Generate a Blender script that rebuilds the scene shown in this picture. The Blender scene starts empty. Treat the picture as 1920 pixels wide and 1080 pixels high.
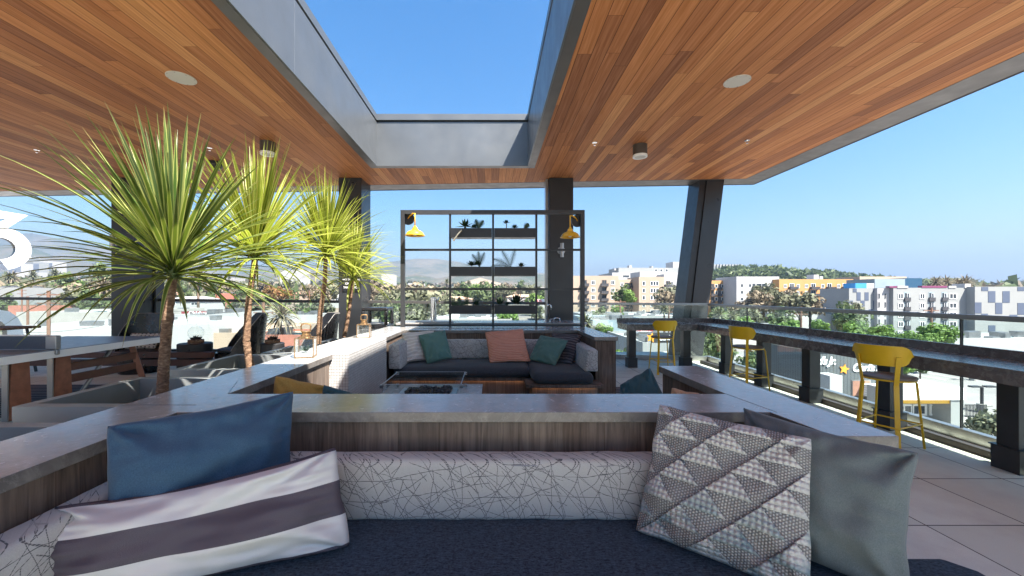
import bpy, math, random
import numpy as np
from mathutils import Vector, Matrix, noise as mnoise
S = bpy.context.scene
C = S.collection
R = math.radians
# ---------------------------------------------------------------- camera
CAMZ, F, U0, V0 = 1.42, 735.0, 922.0, 552.0
cd = bpy.data.cameras.new('camera'); cam = bpy.data.objects.new('camera', cd); C.objects.link(cam)
cam.location = (0, 0, CAMZ); cam.rotation_euler = (R(90), 0, 0)
cd.sensor_width = 36; cd.lens = 36 * F / 1920
cd.shift_x = (960 - U0) / 1920; cd.shift_y = (V0 - 540) / 1920
cd.clip_start = 0.05; cd.clip_end = 30000
S.camera = cam
# ---------------------------------------------------------------- sky, sun, exposure
SUND = Vector((0.48, -0.50, 1.0)).normalized()      # direction towards the sun
ELEV = math.asin(SUND.z); AZ = math.atan2(SUND.x, SUND.y)
W = bpy.data.worlds.new('World'); S.world = W; W.use_nodes = True
wn = W.node_tree.nodes; wl = W.node_tree.links
bg = wn['Background']; sky = wn.new('ShaderNodeTexSky')
sky.sky_type = 'NISHITA'; sky.sun_disc = False
sky.sun_elevation = ELEV; sky.sun_rotation = AZ
sky.altitude = 0; sky.air_density = 1.3; sky.dust_density = 1.4; sky.ozone_density = 4.5
hs = wn.new('ShaderNodeHueSaturation'); hs.inputs['Saturation'].default_value = 1.38
wl.new(sky.outputs[0], hs.inputs['Color']); wl.new(hs.outputs[0], bg.inputs[0]); bg.inputs[1].default_value = 0.050
sl = bpy.data.lights.new('sun', 'SUN'); so = bpy.data.objects.new('sun', sl); C.objects.link(so)
sl.energy = 4.6; sl.angle = R(0.5); sl.color = (1.0, 0.94, 0.86)
so.rotation_euler = SUND.to_track_quat('Z', 'Y').to_euler(); so.location = (3, -3, 30)
S.view_settings.view_transform = 'Standard'; S.view_settings.look = 'None'
S.view_settings.exposure = 2.35; S.view_settings.gamma = 1; S.view_settings.use_curve_mapping = False
S.render.engine = 'CYCLES'
cy = S.cycles
cy.use_denoising = True
try:
    cy.denoiser = 'OPENIMAGEDENOISE'; cy.denoising_input_passes = 'RGB_ALBEDO_NORMAL'
except Exception: pass
cy.max_bounces = 10; cy.diffuse_bounces = 7; cy.glossy_bounces = 4; cy.transmission_bounces = 8
cy.transparent_max_bounces = 24; cy.volume_bounces = 1; cy.sample_clamp_indirect = 8
cy.caustics_reflective = False; cy.caustics_refractive = False
cy.use_adaptive_sampling = True; cy.adaptive_threshold = 0.01

def at(u, v, Y):
    return Vector(((u - U0) * Y / F, Y, CAMZ - (v - V0) * Y / F))
def ux(u, Y): return (u - U0) * Y / F
def vz(v, Y): return CAMZ - (v - V0) * Y / F

# ================================================================ mesh helpers
class MB:
    def __init__(s): s.v = []; s.f = []; s.m = []; s.uv = None; s.smooth = False
    def add(s, vs, fs, mi=0):
        b = len(s.v); s.v += [tuple(p) for p in vs]; s.f += [tuple(i + b for i in f) for f in fs]; s.m += [mi] * len(fs); return s
    def box(s, x0, x1, y0, y1, z0, z1, mi=0, M=None):
        vs = [(x0,y0,z0),(x1,y0,z0),(x1,y1,z0),(x0,y1,z0),(x0,y0,z1),(x1,y0,z1),(x1,y1,z1),(x0,y1,z1)]
        if M is not None: vs = [M @ Vector(p) for p in vs]
        return s.add(vs, [(0,3,2,1),(4,5,6,7),(0,1,5,4),(1,2,6,5),(2,3,7,6),(3,0,4,7)], mi)
    def prism(s, poly, z0, z1, mi=0):
        n = len(poly)
        a = sum(poly[i][0]*poly[(i+1)%n][1]-poly[(i+1)%n][0]*poly[i][1] for i in range(n))
        if a < 0: poly = poly[::-1]
        vs = [(p[0],p[1],z0) for p in poly] + [(p[0],p[1],z1) for p in poly]
        fs = [tuple(range(n-1,-1,-1)), tuple(range(n,2*n))] + [(i,(i+1)%n,(i+1)%n+n,i+n) for i in range(n)]
        return s.add(vs, fs, mi)
    def beam(s, a, b, w, h=None, mi=0, up=(0,0,1)):
        a = Vector(a); b = Vector(b); h = h or w; d = (b-a).normalized(); up = Vector(up)
        if abs(d.dot(up)) > .99: up = Vector((0,1,0))
        r = d.cross(up).normalized(); u = r.cross(d).normalized()
        vs = []
        for p in (a, b):
            for q, t in ((-1,-1),(1,-1),(1,1),(-1,1)): vs.append(p + r*(q*w/2) + u*(t*h/2))
        return s.add(vs, [(0,1,2,3),(7,6,5,4),(0,4,5,1),(1,5,6,2),(2,6,7,3),(3,7,4,0)], mi)
    def tube(s, pts, rad, n=10, mi=0, cap=True):
        pts = [Vector(p) for p in pts]; k = len(pts)
        if not isinstance(rad, (list, tuple)): rad = [rad]*k
        vs = []; ref = None
        for i, p in enumerate(pts):
            d = (pts[min(i+1,k-1)] - pts[max(i-1,0)]).normalized()
            if ref is None: ref = Vector((1,0,0)) if abs(d.x) < .8 else Vector((0,1,0))
            r = (ref - d*ref.dot(d)).normalized(); ref = r; u = d.cross(r)
            for j in range(n):
                t = 2*math.pi*j/n; vs.append(p + (r*math.cos(t) + u*math.sin(t))*rad[i])
        fs = [(i*n+j, i*n+(j+1)%n, (i+1)*n+(j+1)%n, (i+1)*n+j) for i in range(k-1) for j in range(n)]
        if cap: fs += [tuple(range(n-1,-1,-1)), tuple(range((k-1)*n, k*n))]
        return s.add(vs, fs, mi)
    def lathe(s, prof, c=(0,0,0), n=24, mi=0, cap=False):
        vs = []; k = len(prof)
        for r, z in prof:
            for j in range(n):
                t = 2*math.pi*j/n; vs.append((c[0]+r*math.cos(t), c[1]+r*math.sin(t), c[2]+z))
        fs = [(i*n+j, i*n+(j+1)%n, (i+1)*n+(j+1)%n, (i+1)*n+j) for i in range(k-1) for j in range(n)]
        if cap: fs += [tuple(range(n-1,-1,-1)), tuple(range((k-1)*n, k*n))]
        return s.add(vs, fs, mi)
    def cyl(s, c, r, h, n=20, mi=0): return s.lathe([(r,0),(r,h)], c, n, mi, True)
    def xf(s, M): s.v = [tuple(M @ Vector(p)) for p in s.v]; return s

def tag(o, label=None, cat=None, group=None, kind=None):
    if label: o['label'] = label
    if cat: o['category'] = cat
    if group: o['group'] = group
    if kind: o['kind'] = kind
    return o
def thing(name, label, cat, loc=(0,0,0), group=None, rz=0):
    o = bpy.data.objects.new(name, None); C.objects.link(o); o.location = loc; o.rotation_euler.z = rz
    o.empty_display_size = .1
    return tag(o, label, cat, group)
def obj(name, mb, mat, parent=None, smooth=None, bevel=0, segs=2, angle=35, recentre=False, label=None):
    vs = mb.v; off = Vector((0,0,0))
    if parent is not None:
        p = parent
        while p is not None: off += p.location; p = p.parent
        vs = [tuple(Vector(q) - off) for q in vs]; loc = Vector((0,0,0))
    elif recentre:
        a = np.array(vs); off = Vector(((a[:,0].min()+a[:,0].max())/2, (a[:,1].min()+a[:,1].max())/2, a[:,2].min()))
        vs = [tuple(Vector(q) - off) for q in vs]; loc = off
    else: loc = Vector((0,0,0))
    me = bpy.data.meshes.new(name); me.from_pydata(vs, [], mb.f)
    for m in (mat if isinstance(mat, (list, tuple)) else [mat]): me.materials.append(m)
    if len(me.materials) > 1: me.polygons.foreach_set('material_index', mb.m)
    sm = mb.smooth if smooth is None else smooth
    if sm == 'auto':
        me.polygons.foreach_set('use_smooth', [True]*len(me.polygons))
        try: me.set_sharp_from_angle(angle=R(angle))
        except Exception: pass
    elif sm: me.polygons.foreach_set('use_smooth', [True]*len(me.polygons))
    if mb.uv is not None:
        l = me.uv_layers.new(name='UVMap'); vi = np.empty(len(me.loops), int); me.loops.foreach_get('vertex_index', vi)
        l.data.foreach_set('uv', np.array(mb.uv, float)[vi].ravel())
    me.update()
    o = bpy.data.objects.new(name, me); C.objects.link(o); o.location = loc
    if parent is not None: o.parent = parent
    if bevel:
        b = o.modifiers.new('bevel', 'BEVEL'); b.width = bevel; b.segments = segs; b.limit_method = 'ANGLE'; b.angle_limit = R(40)
        me.polygons.foreach_set('use_smooth', [True]*len(me.polygons))
        w = o.modifiers.new('wn', 'WEIGHTED_NORMAL'); w.keep_sharp = True
    if label: o['label'] = label
    return o
def dup(root, loc=None, label=None, rz=None, name=None, scale=None, mats=None):
    def cp(o, par):
        c = o.copy(); C.objects.link(c)
        if par is not None:
            c.parent = par; c.matrix_parent_inverse = o.matrix_parent_inverse
        for ch in kids.get(o.name, []): cp(ch, c)
        return c
    kids = {}
    def walk(o):
        kids[o.name] = list(o.children)
        for ch in o.children: walk(ch)
    walk(root); c = cp(root, None)
    if loc is not None: c.location = loc
    if label: c['label'] = label
    if rz is not None: c.rotation_euler.z = rz
    if scale is not None: c.scale = (scale,)*3 if not isinstance(scale, tuple) else scale
    return c
def inset(poly, d):
    n = len(poly); a = sum(poly[i][0]*poly[(i+1)%n][1]-poly[(i+1)%n][0]*poly[i][1] for i in range(n))
    if a < 0: poly = poly[::-1]
    out = []
    for i in range(n):
        p0, p1, p2 = Vector(poly[i-1]), Vector(poly[i]), Vector(poly[(i+1)%n])
        e1 = (p1-p0).normalized(); e2 = (p2-p1).normalized()
        n1 = Vector((-e1.y, e1.x)); n2 = Vector((-e2.y, e2.x))
        b = (n1+n2); k = d*2/max(b.dot(b), .01); out.append(tuple(p1 + b*k))
    return out

# ================================================================ material helpers
class NT:
    def __init__(s, name):
        s.m = bpy.data.materials.new(name); s.m.use_nodes = True; s.t = s.m.node_tree; s.b = s.t.nodes['Principled BSDF']; s.out = s.t.nodes['Material Output']
        s._tc = None
    def n(s, ty, **kw):
        x = s.t.nodes.new(ty)
        for k, v in kw.items(): setattr(x, k, v)
        return x
    def put(s, sock, v):
        if isinstance(v, bpy.types.NodeSocket): s.t.links.new(v, sock)
        elif isinstance(v, (tuple, list)) and len(v) == 3 and sock.type == 'RGBA': sock.default_value = (*v, 1)
        else: sock.default_value = v
    def co(s, w='Object'):
        if s._tc is None: s._tc = s.n('ShaderNodeTexCoord')
        return s._tc.outputs[w]
    def ma(s, op, a, b=0.0, c=None, clamp=False):
        x = s.n('ShaderNodeMath', operation=op, use_clamp=clamp); s.put(x.inputs[0], a); s.put(x.inputs[1], b)
        if c is not None: s.put(x.inputs[2], c)
        return x.outputs[0]
    def sep(s, v=None):
        x = s.n('ShaderNodeSeparateXYZ'); s.put(x.inputs[0], v if v is not None else s.co()); return x.outputs
    def comb(s, a, b, c=0.0):
        x = s.n('ShaderNodeCombineXYZ'); s.put(x.inputs[0], a); s.put(x.inputs[1], b); s.put(x.inputs[2], c); return x.outputs[0]
    def mix(s, f, a, b, blend='MIX'):
        x = s.n('ShaderNodeMix', data_type='RGBA', blend_type=blend); s.put(x.inputs[0], f); s.put(x.inputs[6], a); s.put(x.inputs[7], b); return x.outputs[2]
    def noise(s, v=None, scale=5.0, det=3.0, rough=.55, dist=0.0):
        x = s.n('ShaderNodeTexNoise'); s.put(x.inputs['Vector'], v if v is not None else s.co()); x.inputs['Scale'].default_value = scale
        x.inputs['Detail'].default_value = det; x.inputs['Roughness'].default_value = rough; x.inputs['Distortion'].default_value = dist
        return x.outputs[0]
    def ramp(s, f, stops, interp='LINEAR'):
        x = s.n('ShaderNodeValToRGB'); x.color_ramp.interpolation = interp; e = x.color_ramp.elements
        while len(e) < len(stops): e.new(.5)
        for i, (p, c) in enumerate(stops):
            e[i].position = p; e[i].color = (*c, 1) if len(c) == 3 else c
        s.put(x.inputs[0], f); return x.outputs[0]
    def rng(s, f, a, b, c=0.0, d=1.0):
        x = s.n('ShaderNodeMapRange'); s.put(x.inputs[0], f); x.inputs[1].default_value = a; x.inputs[2].default_value = b; x.inputs[3].default_value = c; x.inputs[4].default_value = d; return x.outputs[0]
    def white(s, v): x = s.n('ShaderNodeTexWhiteNoise', noise_dimensions='3D'); s.put(x.inputs[0], v); return x.outputs[0]
    def bump(s, h, dist=.005, st=1.0):
        x = s.n('ShaderNodeBump'); x.inputs['Strength'].default_value = st; x.inputs['Distance'].default_value = dist; s.put(x.inputs['Height'], h)
        s.t.links.new(x.outputs[0], s.b.inputs['Normal']); return x
    def fin(s, col=None, rough=.5, metal=0.0, spec=.5):
        if col is not None: s.put(s.b.inputs['Base Color'], col)
        s.put(s.b.inputs['Roughness'], rough); s.put(s.b.inputs['Metallic'], metal); s.b.inputs['Specular IOR Level'].default_value = spec
        return s.m
def sc(c, k): return tuple(min(1, x*k) for x in c)
def simple(name, col, rough=.5, metal=0.0, var=.12, vs=4.0, bump=0.0, bs=60.0, spec=.5):
    t = NT(name); c = t.mix(t.rng(t.noise(scale=vs, det=4), .3, .7), sc(col, 1-var), sc(col, 1+var))
    r = t.rng(t.noise(scale=vs*2.3, det=2), .3, .7, max(0, rough-.06), min(1, rough+.06))
    if bump: t.bump(t.noise(scale=bs, det=2), bump)
    return t.fin(c, r, metal, spec)
def island(name, cols, rough=.6, trans=0.0, spec=.3):
    """leaf material: colour differs from leaf to leaf"""
    t = NT(name); g = t.n('ShaderNodeNewGeometry'); k = len(cols)
    c = t.ramp(g.outputs['Random Per Island'], [(i/(k-1), q) for i, q in enumerate(cols)]); t.fin(c, rough, 0, spec)
    if trans:
        tr = t.n('ShaderNodeBsdfTranslucent'); t.put(tr.inputs[0], t.mix(.5, c, sc(cols[-1], 1.5)))
        mx = t.n('ShaderNodeMixShader'); mx.inputs[0].default_value = trans
        t.t.links.new(t.b.outputs[0], mx.inputs[1]); t.t.links.new(tr.outputs[0], mx.inputs[2]); t.t.links.new(mx.outputs[0], t.out.inputs[0])
    return t.m
def planks(name, across, along, w, L, stops, gap=.004, gdark=.25, rough=.5, grain=(38, 1.6), gstr=.35, bump=.002, blotch=0.0, endgap=.003):
    t = NT(name); x, y, z = t.sep()
    ax = {'x': x, 'y': y, 'z': z, 'xy': t.ma('ADD', x, y)}
    A, B = ax[across], ax[along]
    q = t.ma('DIVIDE', A, w); i = t.ma('FLOOR', q); r1 = t.white(t.comb(i, 3.3, 1.7))
    b2 = t.ma('ADD', t.ma('DIVIDE', B, L), t.ma('MULTIPLY', r1, 17.0)); j = t.ma('FLOOR', b2)
    rnd = t.white(t.comb(i, j, 0.5)); base = t.ramp(rnd, stops)
    gv = t.comb(t.ma('MULTIPLY', A, grain[0]), t.ma('MULTIPLY', B, grain[1]), t.ma('MULTIPLY', rnd, 40.0))
    g = t.noise(gv, 1.0, 6, .6, .6)
    c = t.mix(t.rng(g, .3, .72), t.mix(gstr, base, (.02,.01,.006)), t.mix(.1, base, (.8,.6,.45)))
    if blotch: c = t.mix(t.rng(t.noise(scale=2.5, det=5), .4, .75, 0, blotch), c, (.32,.29,.27))
    d = t.ma('PINGPONG', q, .5)                                # 0 at the joints
    jt = t.ma('LESS_THAN', d, gap/w)
    e = t.ma('LESS_THAN', t.ma('PINGPONG', b2, .5), endgap/L)
    jj = t.ma('MAXIMUM', jt, t.ma('MULTIPLY', e, .7))
    c = t.mix(jj, c, t.mix(1-gdark, base, (.01,.006,.004)))
    if bump: t.bump(t.ma('SUBTRACT', t.ma('MULTIPLY', g, .5), jj), bump)
    return t.fin(c, rough, 0, .15 if 'cedar' in name else .3)

M = {}
M['ceil'] = planks('cedar_soffit', 'x', 'y', .152, 2.6, [(0,(.27,.086,.027)),(.25,(.40,.135,.040)),(.6,(.51,.182,.052)),(.85,(.57,.222,.068)),(1,(.64,.285,.10))], gap=.0038, rough=.6, grain=(46,1.3), gstr=.42, bump=.0012)
M['reclaimed'] = planks('reclaimed_wood', 'xy', 'z', .195, 6, [(0,(.040,.026,.019)),(.3,(.080,.050,.035)),(.5,(.145,.070,.045)),(.75,(.085,.064,.050)),(1,(.16,.12,.09))], gap=.0018, gdark=.9, rough=.75, grain=(52,2.6), gstr=.7, bump=.005, blotch=.22)
M['seatwood'] = planks('warm_reclaimed_wood', 'xy', 'z', .13, 6, [(0,(.12,.06,.035)),(.4,(.20,.10,.055)),(.7,(.26,.14,.08)),(1,(.15,.11,.09))], gap=.002, gdark=.5, rough=.65, grain=(60,2.5), gstr=.6, bump=.004, blotch=.25)
def stone(name, base, dark, light, rough):
    t = NT(name); n1 = t.noise(scale=2.2, det=8, rough=.65, dist=1.2); n2 = t.noise(scale=14, det=6, rough=.7, dist=.6); n3 = t.noise(scale=90, det=2)
    c = t.mix(t.rng(n1, .35, .65), dark, base); c = t.mix(t.rng(n2, .45, .75, 0, .7), c, light)
    v = t.ma('ABSOLUTE', t.ma('SUBTRACT', t.noise(scale=3.4, det=7, rough=.7, dist=1.8), .5)); c = t.mix(t.rng(v, 0, .012, .55, 0), c, light)
    c = t.mix(t.rng(n3, .55, .8, 0, .35), c, dark)
    t.bump(t.ma('ADD', n2, t.ma('MULTIPLY', n3, .4)), .0012, .6)
    t.b.inputs['Coat Weight'].default_value = .2; t.b.inputs['Coat Roughness'].default_value = .12
    return t.fin(c, t.rng(n2, .3, .7, rough-.06, rough+.1), 0, .6)
M['stone'] = stone('grey_stone', (.36,.347,.328), (.28,.268,.252), (.43,.415,.395), .20)
M['barstone'] = stone('dark_grey_stone', (.14,.13,.122), (.088,.080,.075), (.20,.187,.172), .24)
M['dark'] = simple('charcoal_metal', (.030,.031,.034), .42, .0, .12, 3)
M['dark2'] = simple('black_metal', (.010,.011,.014), .38, .0, .15, 3)
M['colm'] = simple('column_cladding', (.028,.030,.034), .33, .2, .15, 1.5)
M['grey'] = simple('grey_panel_metal', (.13,.14,.15), .38, .35, .1, 1.3, .0006, 30)
M['flange'] = simple('bronze_flange', (.10,.095,.092), .4, .4, .12, 2)
M['brushed'] = simple('brushed_steel', (.42,.41,.40), .33, .85, .18, 5)
M['chrome'] = simple('chrome', (.75,.75,.75), .12, 1.0, .03)
M['alu'] = simple('satin_rail', (.30,.30,.30), .35, .8, .1, 3)
M['white'] = simple('white_paint', (.72,.72,.71), .45, 0, .04)
M['yellow'] = simple('mustard_metal', (.72,.45,.012), .38, 0, .05)
M['lampyel'] = simple('yellow_enamel', (.80,.42,.03), .3, 0, .04)
M['planter'] = simple('grey_planter', (.21,.225,.225), .5, 0, .08, 3, .0008, 120)
M['soil'] = simple('soil', (.035,.022,.016), .95, 0, .5, 14, .01, 40)
M['plastic'] = simple('black_plastic', (.012,.012,.014), .3, 0, .3, 6)
M['rock'] = simple('lava_rock', (.018,.018,.022), .6, 0, .5, 20, .004, 60)
M['brass'] = simple('antique_brass', (.42,.26,.13), .35, .9, .2, 20)
M['rope'] = simple('dark_webbing', (.05,.052,.055), .8)
# mosaic
def mosaic():
    t = NT('white_mosaic_tile'); x, y, z = t.sep(); a = t.ma('DIVIDE', t.ma('ADD', x, y), .026); b = t.ma('DIVIDE', z, .026)
    d = t.ma('MINIMUM', t.ma('PINGPONG', a, .5), t.ma('PINGPONG', b, .5)); g = t.ma('LESS_THAN', d, .055)
    r = t.white(t.comb(t.ma('FLOOR', a), t.ma('FLOOR', b), 1.0))
    n = t.n('ShaderNodeNewGeometry'); nz = t.ma('ABSOLUTE', t.sep(n.outputs['Normal'])[2]); g = t.ma('MULTIPLY', g, t.ma('LESS_THAN', nz, .5))
    c = t.mix(g, t.mix(r, (.44,.43,.42), (.55,.54,.53)), (.20,.18,.165)); t.bump(t.ma('MULTIPLY', g, -1), .003)
    return t.fin(c, .3)
M['mosaic'] = mosaic()
def pavers():
    t = NT('concrete_pavers'); x, y, z = t.sep(); a = t.ma('DIVIDE', t.ma('SUBTRACT', x, 3.30), .63); b = t.ma('DIVIDE', t.ma('SUBTRACT', y, 3.02), .61)
    d = t.ma('MINIMUM', t.ma('PINGPONG', a, .5), t.ma('PINGPONG', b, .5)); g = t.ma('LESS_THAN', d, .0065)
    r = t.white(t.comb(t.ma('FLOOR', a), t.ma('FLOOR', b), 1.0))
    sp = t.noise(scale=260, det=2); st = t.noise(scale=3, det=6, rough=.65)
    c = t.mix(r, (.61,.635,.53), (.70,.725,.62)); c = t.mix(t.rng(sp, .35, .7, 0, .45), c, (.48,.45,.40)); c = t.mix(t.rng(st, .45, .75, 0, .5), c, (.46,.43,.38))
    c = t.mix(g, c, (.02,.018,.016)); t.bump(t.ma('SUBTRACT', t.ma('MULTIPLY', sp, .2), g), .002)
    return t.fin(c, .75)
M['pavers'] = pavers()
def fabric(name, a, b, scale=400, bump=.001, fold=.006, fs=6, rough=.9, sheen=.3):
    t = NT(name); x, y, z = t.sep(); n1 = t.noise(t.comb(t.ma('MULTIPLY', x, 1), t.ma('MULTIPLY', y, 1), t.ma('MULTIPLY', z, .3)), scale, 2)
    n2 = t.noise(t.comb(t.ma('MULTIPLY', x, .25), t.ma('MULTIPLY', y, 1), z), scale*1.1, 2)
    w = t.ma('MULTIPLY', t.ma('ADD', n1, n2), .5); c = t.mix(t.rng(w, .36, .64), a, b)
    t.bump(t.ma('ADD', t.ma('MULTIPLY', w, bump*1000), t.ma('MULTIPLY', t.noise(scale=fs, det=3, dist=.8), fold*1000)), .001, 1)
    t.b.inputs['Sheen Weight'].default_value = sheen*.4; t.b.inputs['Sheen Roughness'].default_value = .5
    return t.fin(c, rough, 0, .08)
M['denim'] = fabric('navy_weave', (.006,.012,.022), (.050,.078,.115), 150, .0012, .004, 4)
M['charc'] = fabric('charcoal_weave', (.022,.025,.030), (.055,.060,.068), 200, .0012, .004, 4)
M['blue'] = fabric('slate_blue_linen', (.030,.066,.112), (.054,.105,.170), 500, .0005, .004, 5)
M['green'] = fabric('sage_green_linen', (.065,.135,.115), (.105,.19,.165), 400, .0006, .004, 6)
M['teal'] = fabric('deep_teal_linen', (.025,.065,.075), (.04,.09,.10), 400, .0006, .004, 6)
M['ochre'] = fabric('ochre_linen', (.28,.16,.035), (.40,.25,.07), 400, .0006, .004, 6)
M['tan'] = fabric('tan_linen', (.36,.22,.12), (.48,.32,.19), 400, .0006, .004, 6)
M['greylin'] = fabric('grey_linen', (.085,.106,.112), (.135,.158,.162), 520, .0005, .004, 5)
def bolster(name, k=1.0):
    t = NT(name); x, y, z = t.sep(); L = None
    p = t.ma('ADD', x, y); q = t.ma('ADD', z, t.ma('MULTIPLY', t.ma('SUBTRACT', x, y), .15)); pq = t.comb(p, q, 0.0)
    for i, (ang, fr, am) in enumerate(((10,9,.42),(35,10,.35),(55,11,.4),(78,12,.35),(100,12,.4),(125,11,.4),(148,10,.35),(168,8,.45),(90,8,.8),(65,8,.7),(22,12,.4),(45,13,.5),(110,13,.4),(138,12,.5))):
        c_, s_ = math.cos(R(ang)), math.sin(R(ang)); k_ = t.noise(t.comb(p, q, i*3.7), 3.2, 2)
        d = t.ma('ADD', t.ma('ADD', t.ma('MULTIPLY', p, c_*fr), t.ma('MULTIPLY', q, s_*fr)), t.ma('MULTIPLY', k_, am*2.2))
        l = t.ma('LESS_THAN', t.ma('PINGPONG', d, .5), .0013*fr); l = t.ma('MULTIPLY', l, t.ma('GREATER_THAN', t.noise(t.comb(p, q, 50+i*5.1), 4.5, 1), .47)); L = l if L is None else t.ma('MAXIMUM', L, l)
    dash = t.ma('LESS_THAN', t.ma('PINGPONG', t.ma('MULTIPLY', z, 150*k), .5), .34)
    L = t.ma('MULTIPLY', L, t.ma('ADD', .35, t.ma('MULTIPLY', dash, .65)))
    c = t.mix(L, t.mix(t.rng(t.noise(scale=300), .3, .7), (.37,.365,.345), (.44,.43,.405)), (.085,.085,.09))
    t.bump(t.noise(t.comb(t.ma('MULTIPLY', t.ma('ADD', x, y), 14.0), t.ma('MULTIPLY', z, 3.0), 0), 1.0, 3), .006, 1); t.b.inputs['Sheen Weight'].default_value = .2
    return t.fin(c, .85, 0, .2)
M['bolster'] = bolster('scribble_print_fabric')
def uvstripes(name, base, stripes, wv=400):
    """stripes: list of (v0, v1) dark bands in UV v"""
    t = NT(name); x, y, z = t.sep(t.co('UV')); s = None
    for a, b in stripes:
        q = t.ma('MULTIPLY', t.ma('GREATER_THAN', y, a), t.ma('LESS_THAN', y, b)); s = q if s is None else t.ma('MAXIMUM', s, q)
    w = t.noise(t.comb(t.ma('MULTIPLY', x, 1), t.ma('MULTIPLY', y, .5), 0), wv, 2)
    c = t.mix(s, t.mix(w, sc(base, .88), sc(base, 1.08)), t.mix(t.rng(w, .35, .65), (.065,.055,.068), (.13,.115,.135)))
    t.bump(t.ma('ADD', w, t.ma('MULTIPLY', t.noise(scale=5, det=3), 5)), .001); return t.fin(c, .95, 0, .08)
M['bigstripe'] = uvstripes('charcoal_striped_canvas', (.60,.59,.575), [(-.1,.045),(.33,.66),(.965,1.1)])
def finestripe(name, a, b, n, ax=1, soft=.5, jit=0.0):
    t = NT(name); x, y, z = t.sep(t.co('UV')); q = (x, y)[ax]; nz = t.noise(t.co('UV'), 22, 3)
    q = t.ma('ADD', q, t.ma('MULTIPLY', nz, .012)); s = t.ma('PINGPONG', t.ma('MULTIPLY', q, n), .5)
    r = t.white(t.comb(t.ma('FLOOR', t.ma('MULTIPLY', q, n*1.0)), 0, 0)); f = t.rng(s, .5-soft, .5, 0, 1)
    f = t.ma('MULTIPLY', f, t.ma('ADD', 1-jit, t.ma('MULTIPLY', r, jit)))
    c = t.mix(f, a, b); c = t.mix(t.rng(t.noise(t.co('UV'), 160, 2), .3, .7, 0, .25), c, sc(a, .6)); t.bump(t.ma('MULTIPLY', f, 3), .0015)
    return t.fin(c, .9, 0, .15)
M['coral'] = finestripe('coral_ribbed_weave', (.55,.22,.14), (.70,.42,.31), 22, 1, .25)
M['creamstripe'] = finestripe('cream_striped_weave', (.52,.47,.42), (.70,.66,.61), 9, 1, .25)
M['greystripe'] = finestripe('charcoal_grey_striped_weave', (.05,.05,.055), (.24,.22,.23), 12, 1, .35, .7)
def diamonds():
    t = NT('diamond_print_fabric'); x, y, z = t.sep(t.co('UV')); a = t.ma('PINGPONG', t.ma('MULTIPLY', x, 4.0), .5); b = t.ma('PINGPONG', t.ma('ADD', t.ma('MULTIPLY', y, 3.0), .5), .5)
    d = t.ma('ADD', t.ma('ABSOLUTE', t.ma('SUBTRACT', a, .25)), t.ma('ABSOLUTE', t.ma('SUBTRACT', b, .25))); c = t.mix(t.ma('LESS_THAN', d, .15), (.42,.40,.37), (.02,.02,.025))
    return t.fin(c, .9, 0, .2)
M['diamond'] = diamonds()
def glass(name, tint=(.93,.98,.97), refl=1.0, rough=.0):
    t = NT(name); ge = t.n('ShaderNodeNewGeometry'); dt = t.n('ShaderNodeVectorMath', operation='DOT_PRODUCT'); t.put(dt.inputs[0], ge.outputs['Normal']); t.put(dt.inputs[1], ge.outputs['Incoming'])
    fr = t.ma('ADD', .04, t.ma('MULTIPLY', .96, t.ma('POWER', t.ma('SUBTRACT', 1.0, t.ma('ABSOLUTE', dt.outputs['Value']), clamp=True), 5.0)))
    tr = t.n('ShaderNodeBsdfTransparent'); t.put(tr.inputs[0], tint); gl = t.n('ShaderNodeBsdfGlossy'); gl.inputs['Roughness'].default_value = rough; t.put(gl.inputs[0], (1,1,1))
    mx = t.n('ShaderNodeMixShader'); t.put(mx.inputs[0], t.ma('MULTIPLY', fr, refl)); t.t.links.new(tr.outputs[0], mx.inputs[1]); t.t.links.new(gl.outputs[0], mx.inputs[2])
    t.t.links.new(mx.outputs[0], t.out.inputs[0]); return t.m
M['glass'] = glass('railing_glass', (.90,.965,.955), 1.0)
M['clear'] = glass('clear_glass', (.97,.985,.98), .9)
M['window'] = simple('dark_window', (.035,.045,.055), .12, 0, .4, .3)
M['window2'] = simple('teal_window', (.05,.10,.12), .12, 0, .3, .3)
def emis(name, col, st):
    t = NT(name); t.b.inputs['Emission Color'].default_value = (*col, 1); t.b.inputs['Emission Strength'].default_value = st; return t.fin(col, .5)
M['led'] = emis('led_strip', (1.0,.6,.3), .7)
# palm leaf
def palmleaf(name, mid, edge, trans):
    t = NT(name); x, y, z = t.sep(t.co('UV')); g = t.n('ShaderNodeNewGeometry').outputs['Random Per Island']
    e = t.rng(t.ma('ABSOLUTE', t.ma('SUBTRACT', x, .5)), .22, .40); e2 = t.ma('MULTIPLY', e, t.rng(g, .15, .8, .25, 1))
    m = t.mix(g, sc(mid, .65), sc(mid, 1.45)); c = t.mix(e2, m, edge)
    tip = t.rng(y, .88, 1.0, 0, .75); c = t.mix(t.ma('MULTIPLY', tip, t.ma('GREATER_THAN', g, .6)), c, (.22,.10,.04))
    t.fin(c, .38, 0, .5); tr = t.n('ShaderNodeBsdfTranslucent'); t.put(tr.inputs[0], t.mix(.4, c, (.45,.55,.05)))
    mx = t.n('ShaderNodeMixShader'); mx.inputs[0].default_value = trans; t.t.links.new(t.b.outputs[0], mx.inputs[1]); t.t.links.new(tr.outputs[0], mx.inputs[2]); t.t.links.new(mx.outputs[0], t.out.inputs[0])
    return t.m
M['leafA'] = palmleaf('dark_variegated_leaf', (.038,.080,.014), (.42,.44,.14), .25)
M['leafB'] = palmleaf('lime_variegated_leaf', (.17,.22,.020), (.62,.58,.17), .42)
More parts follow.
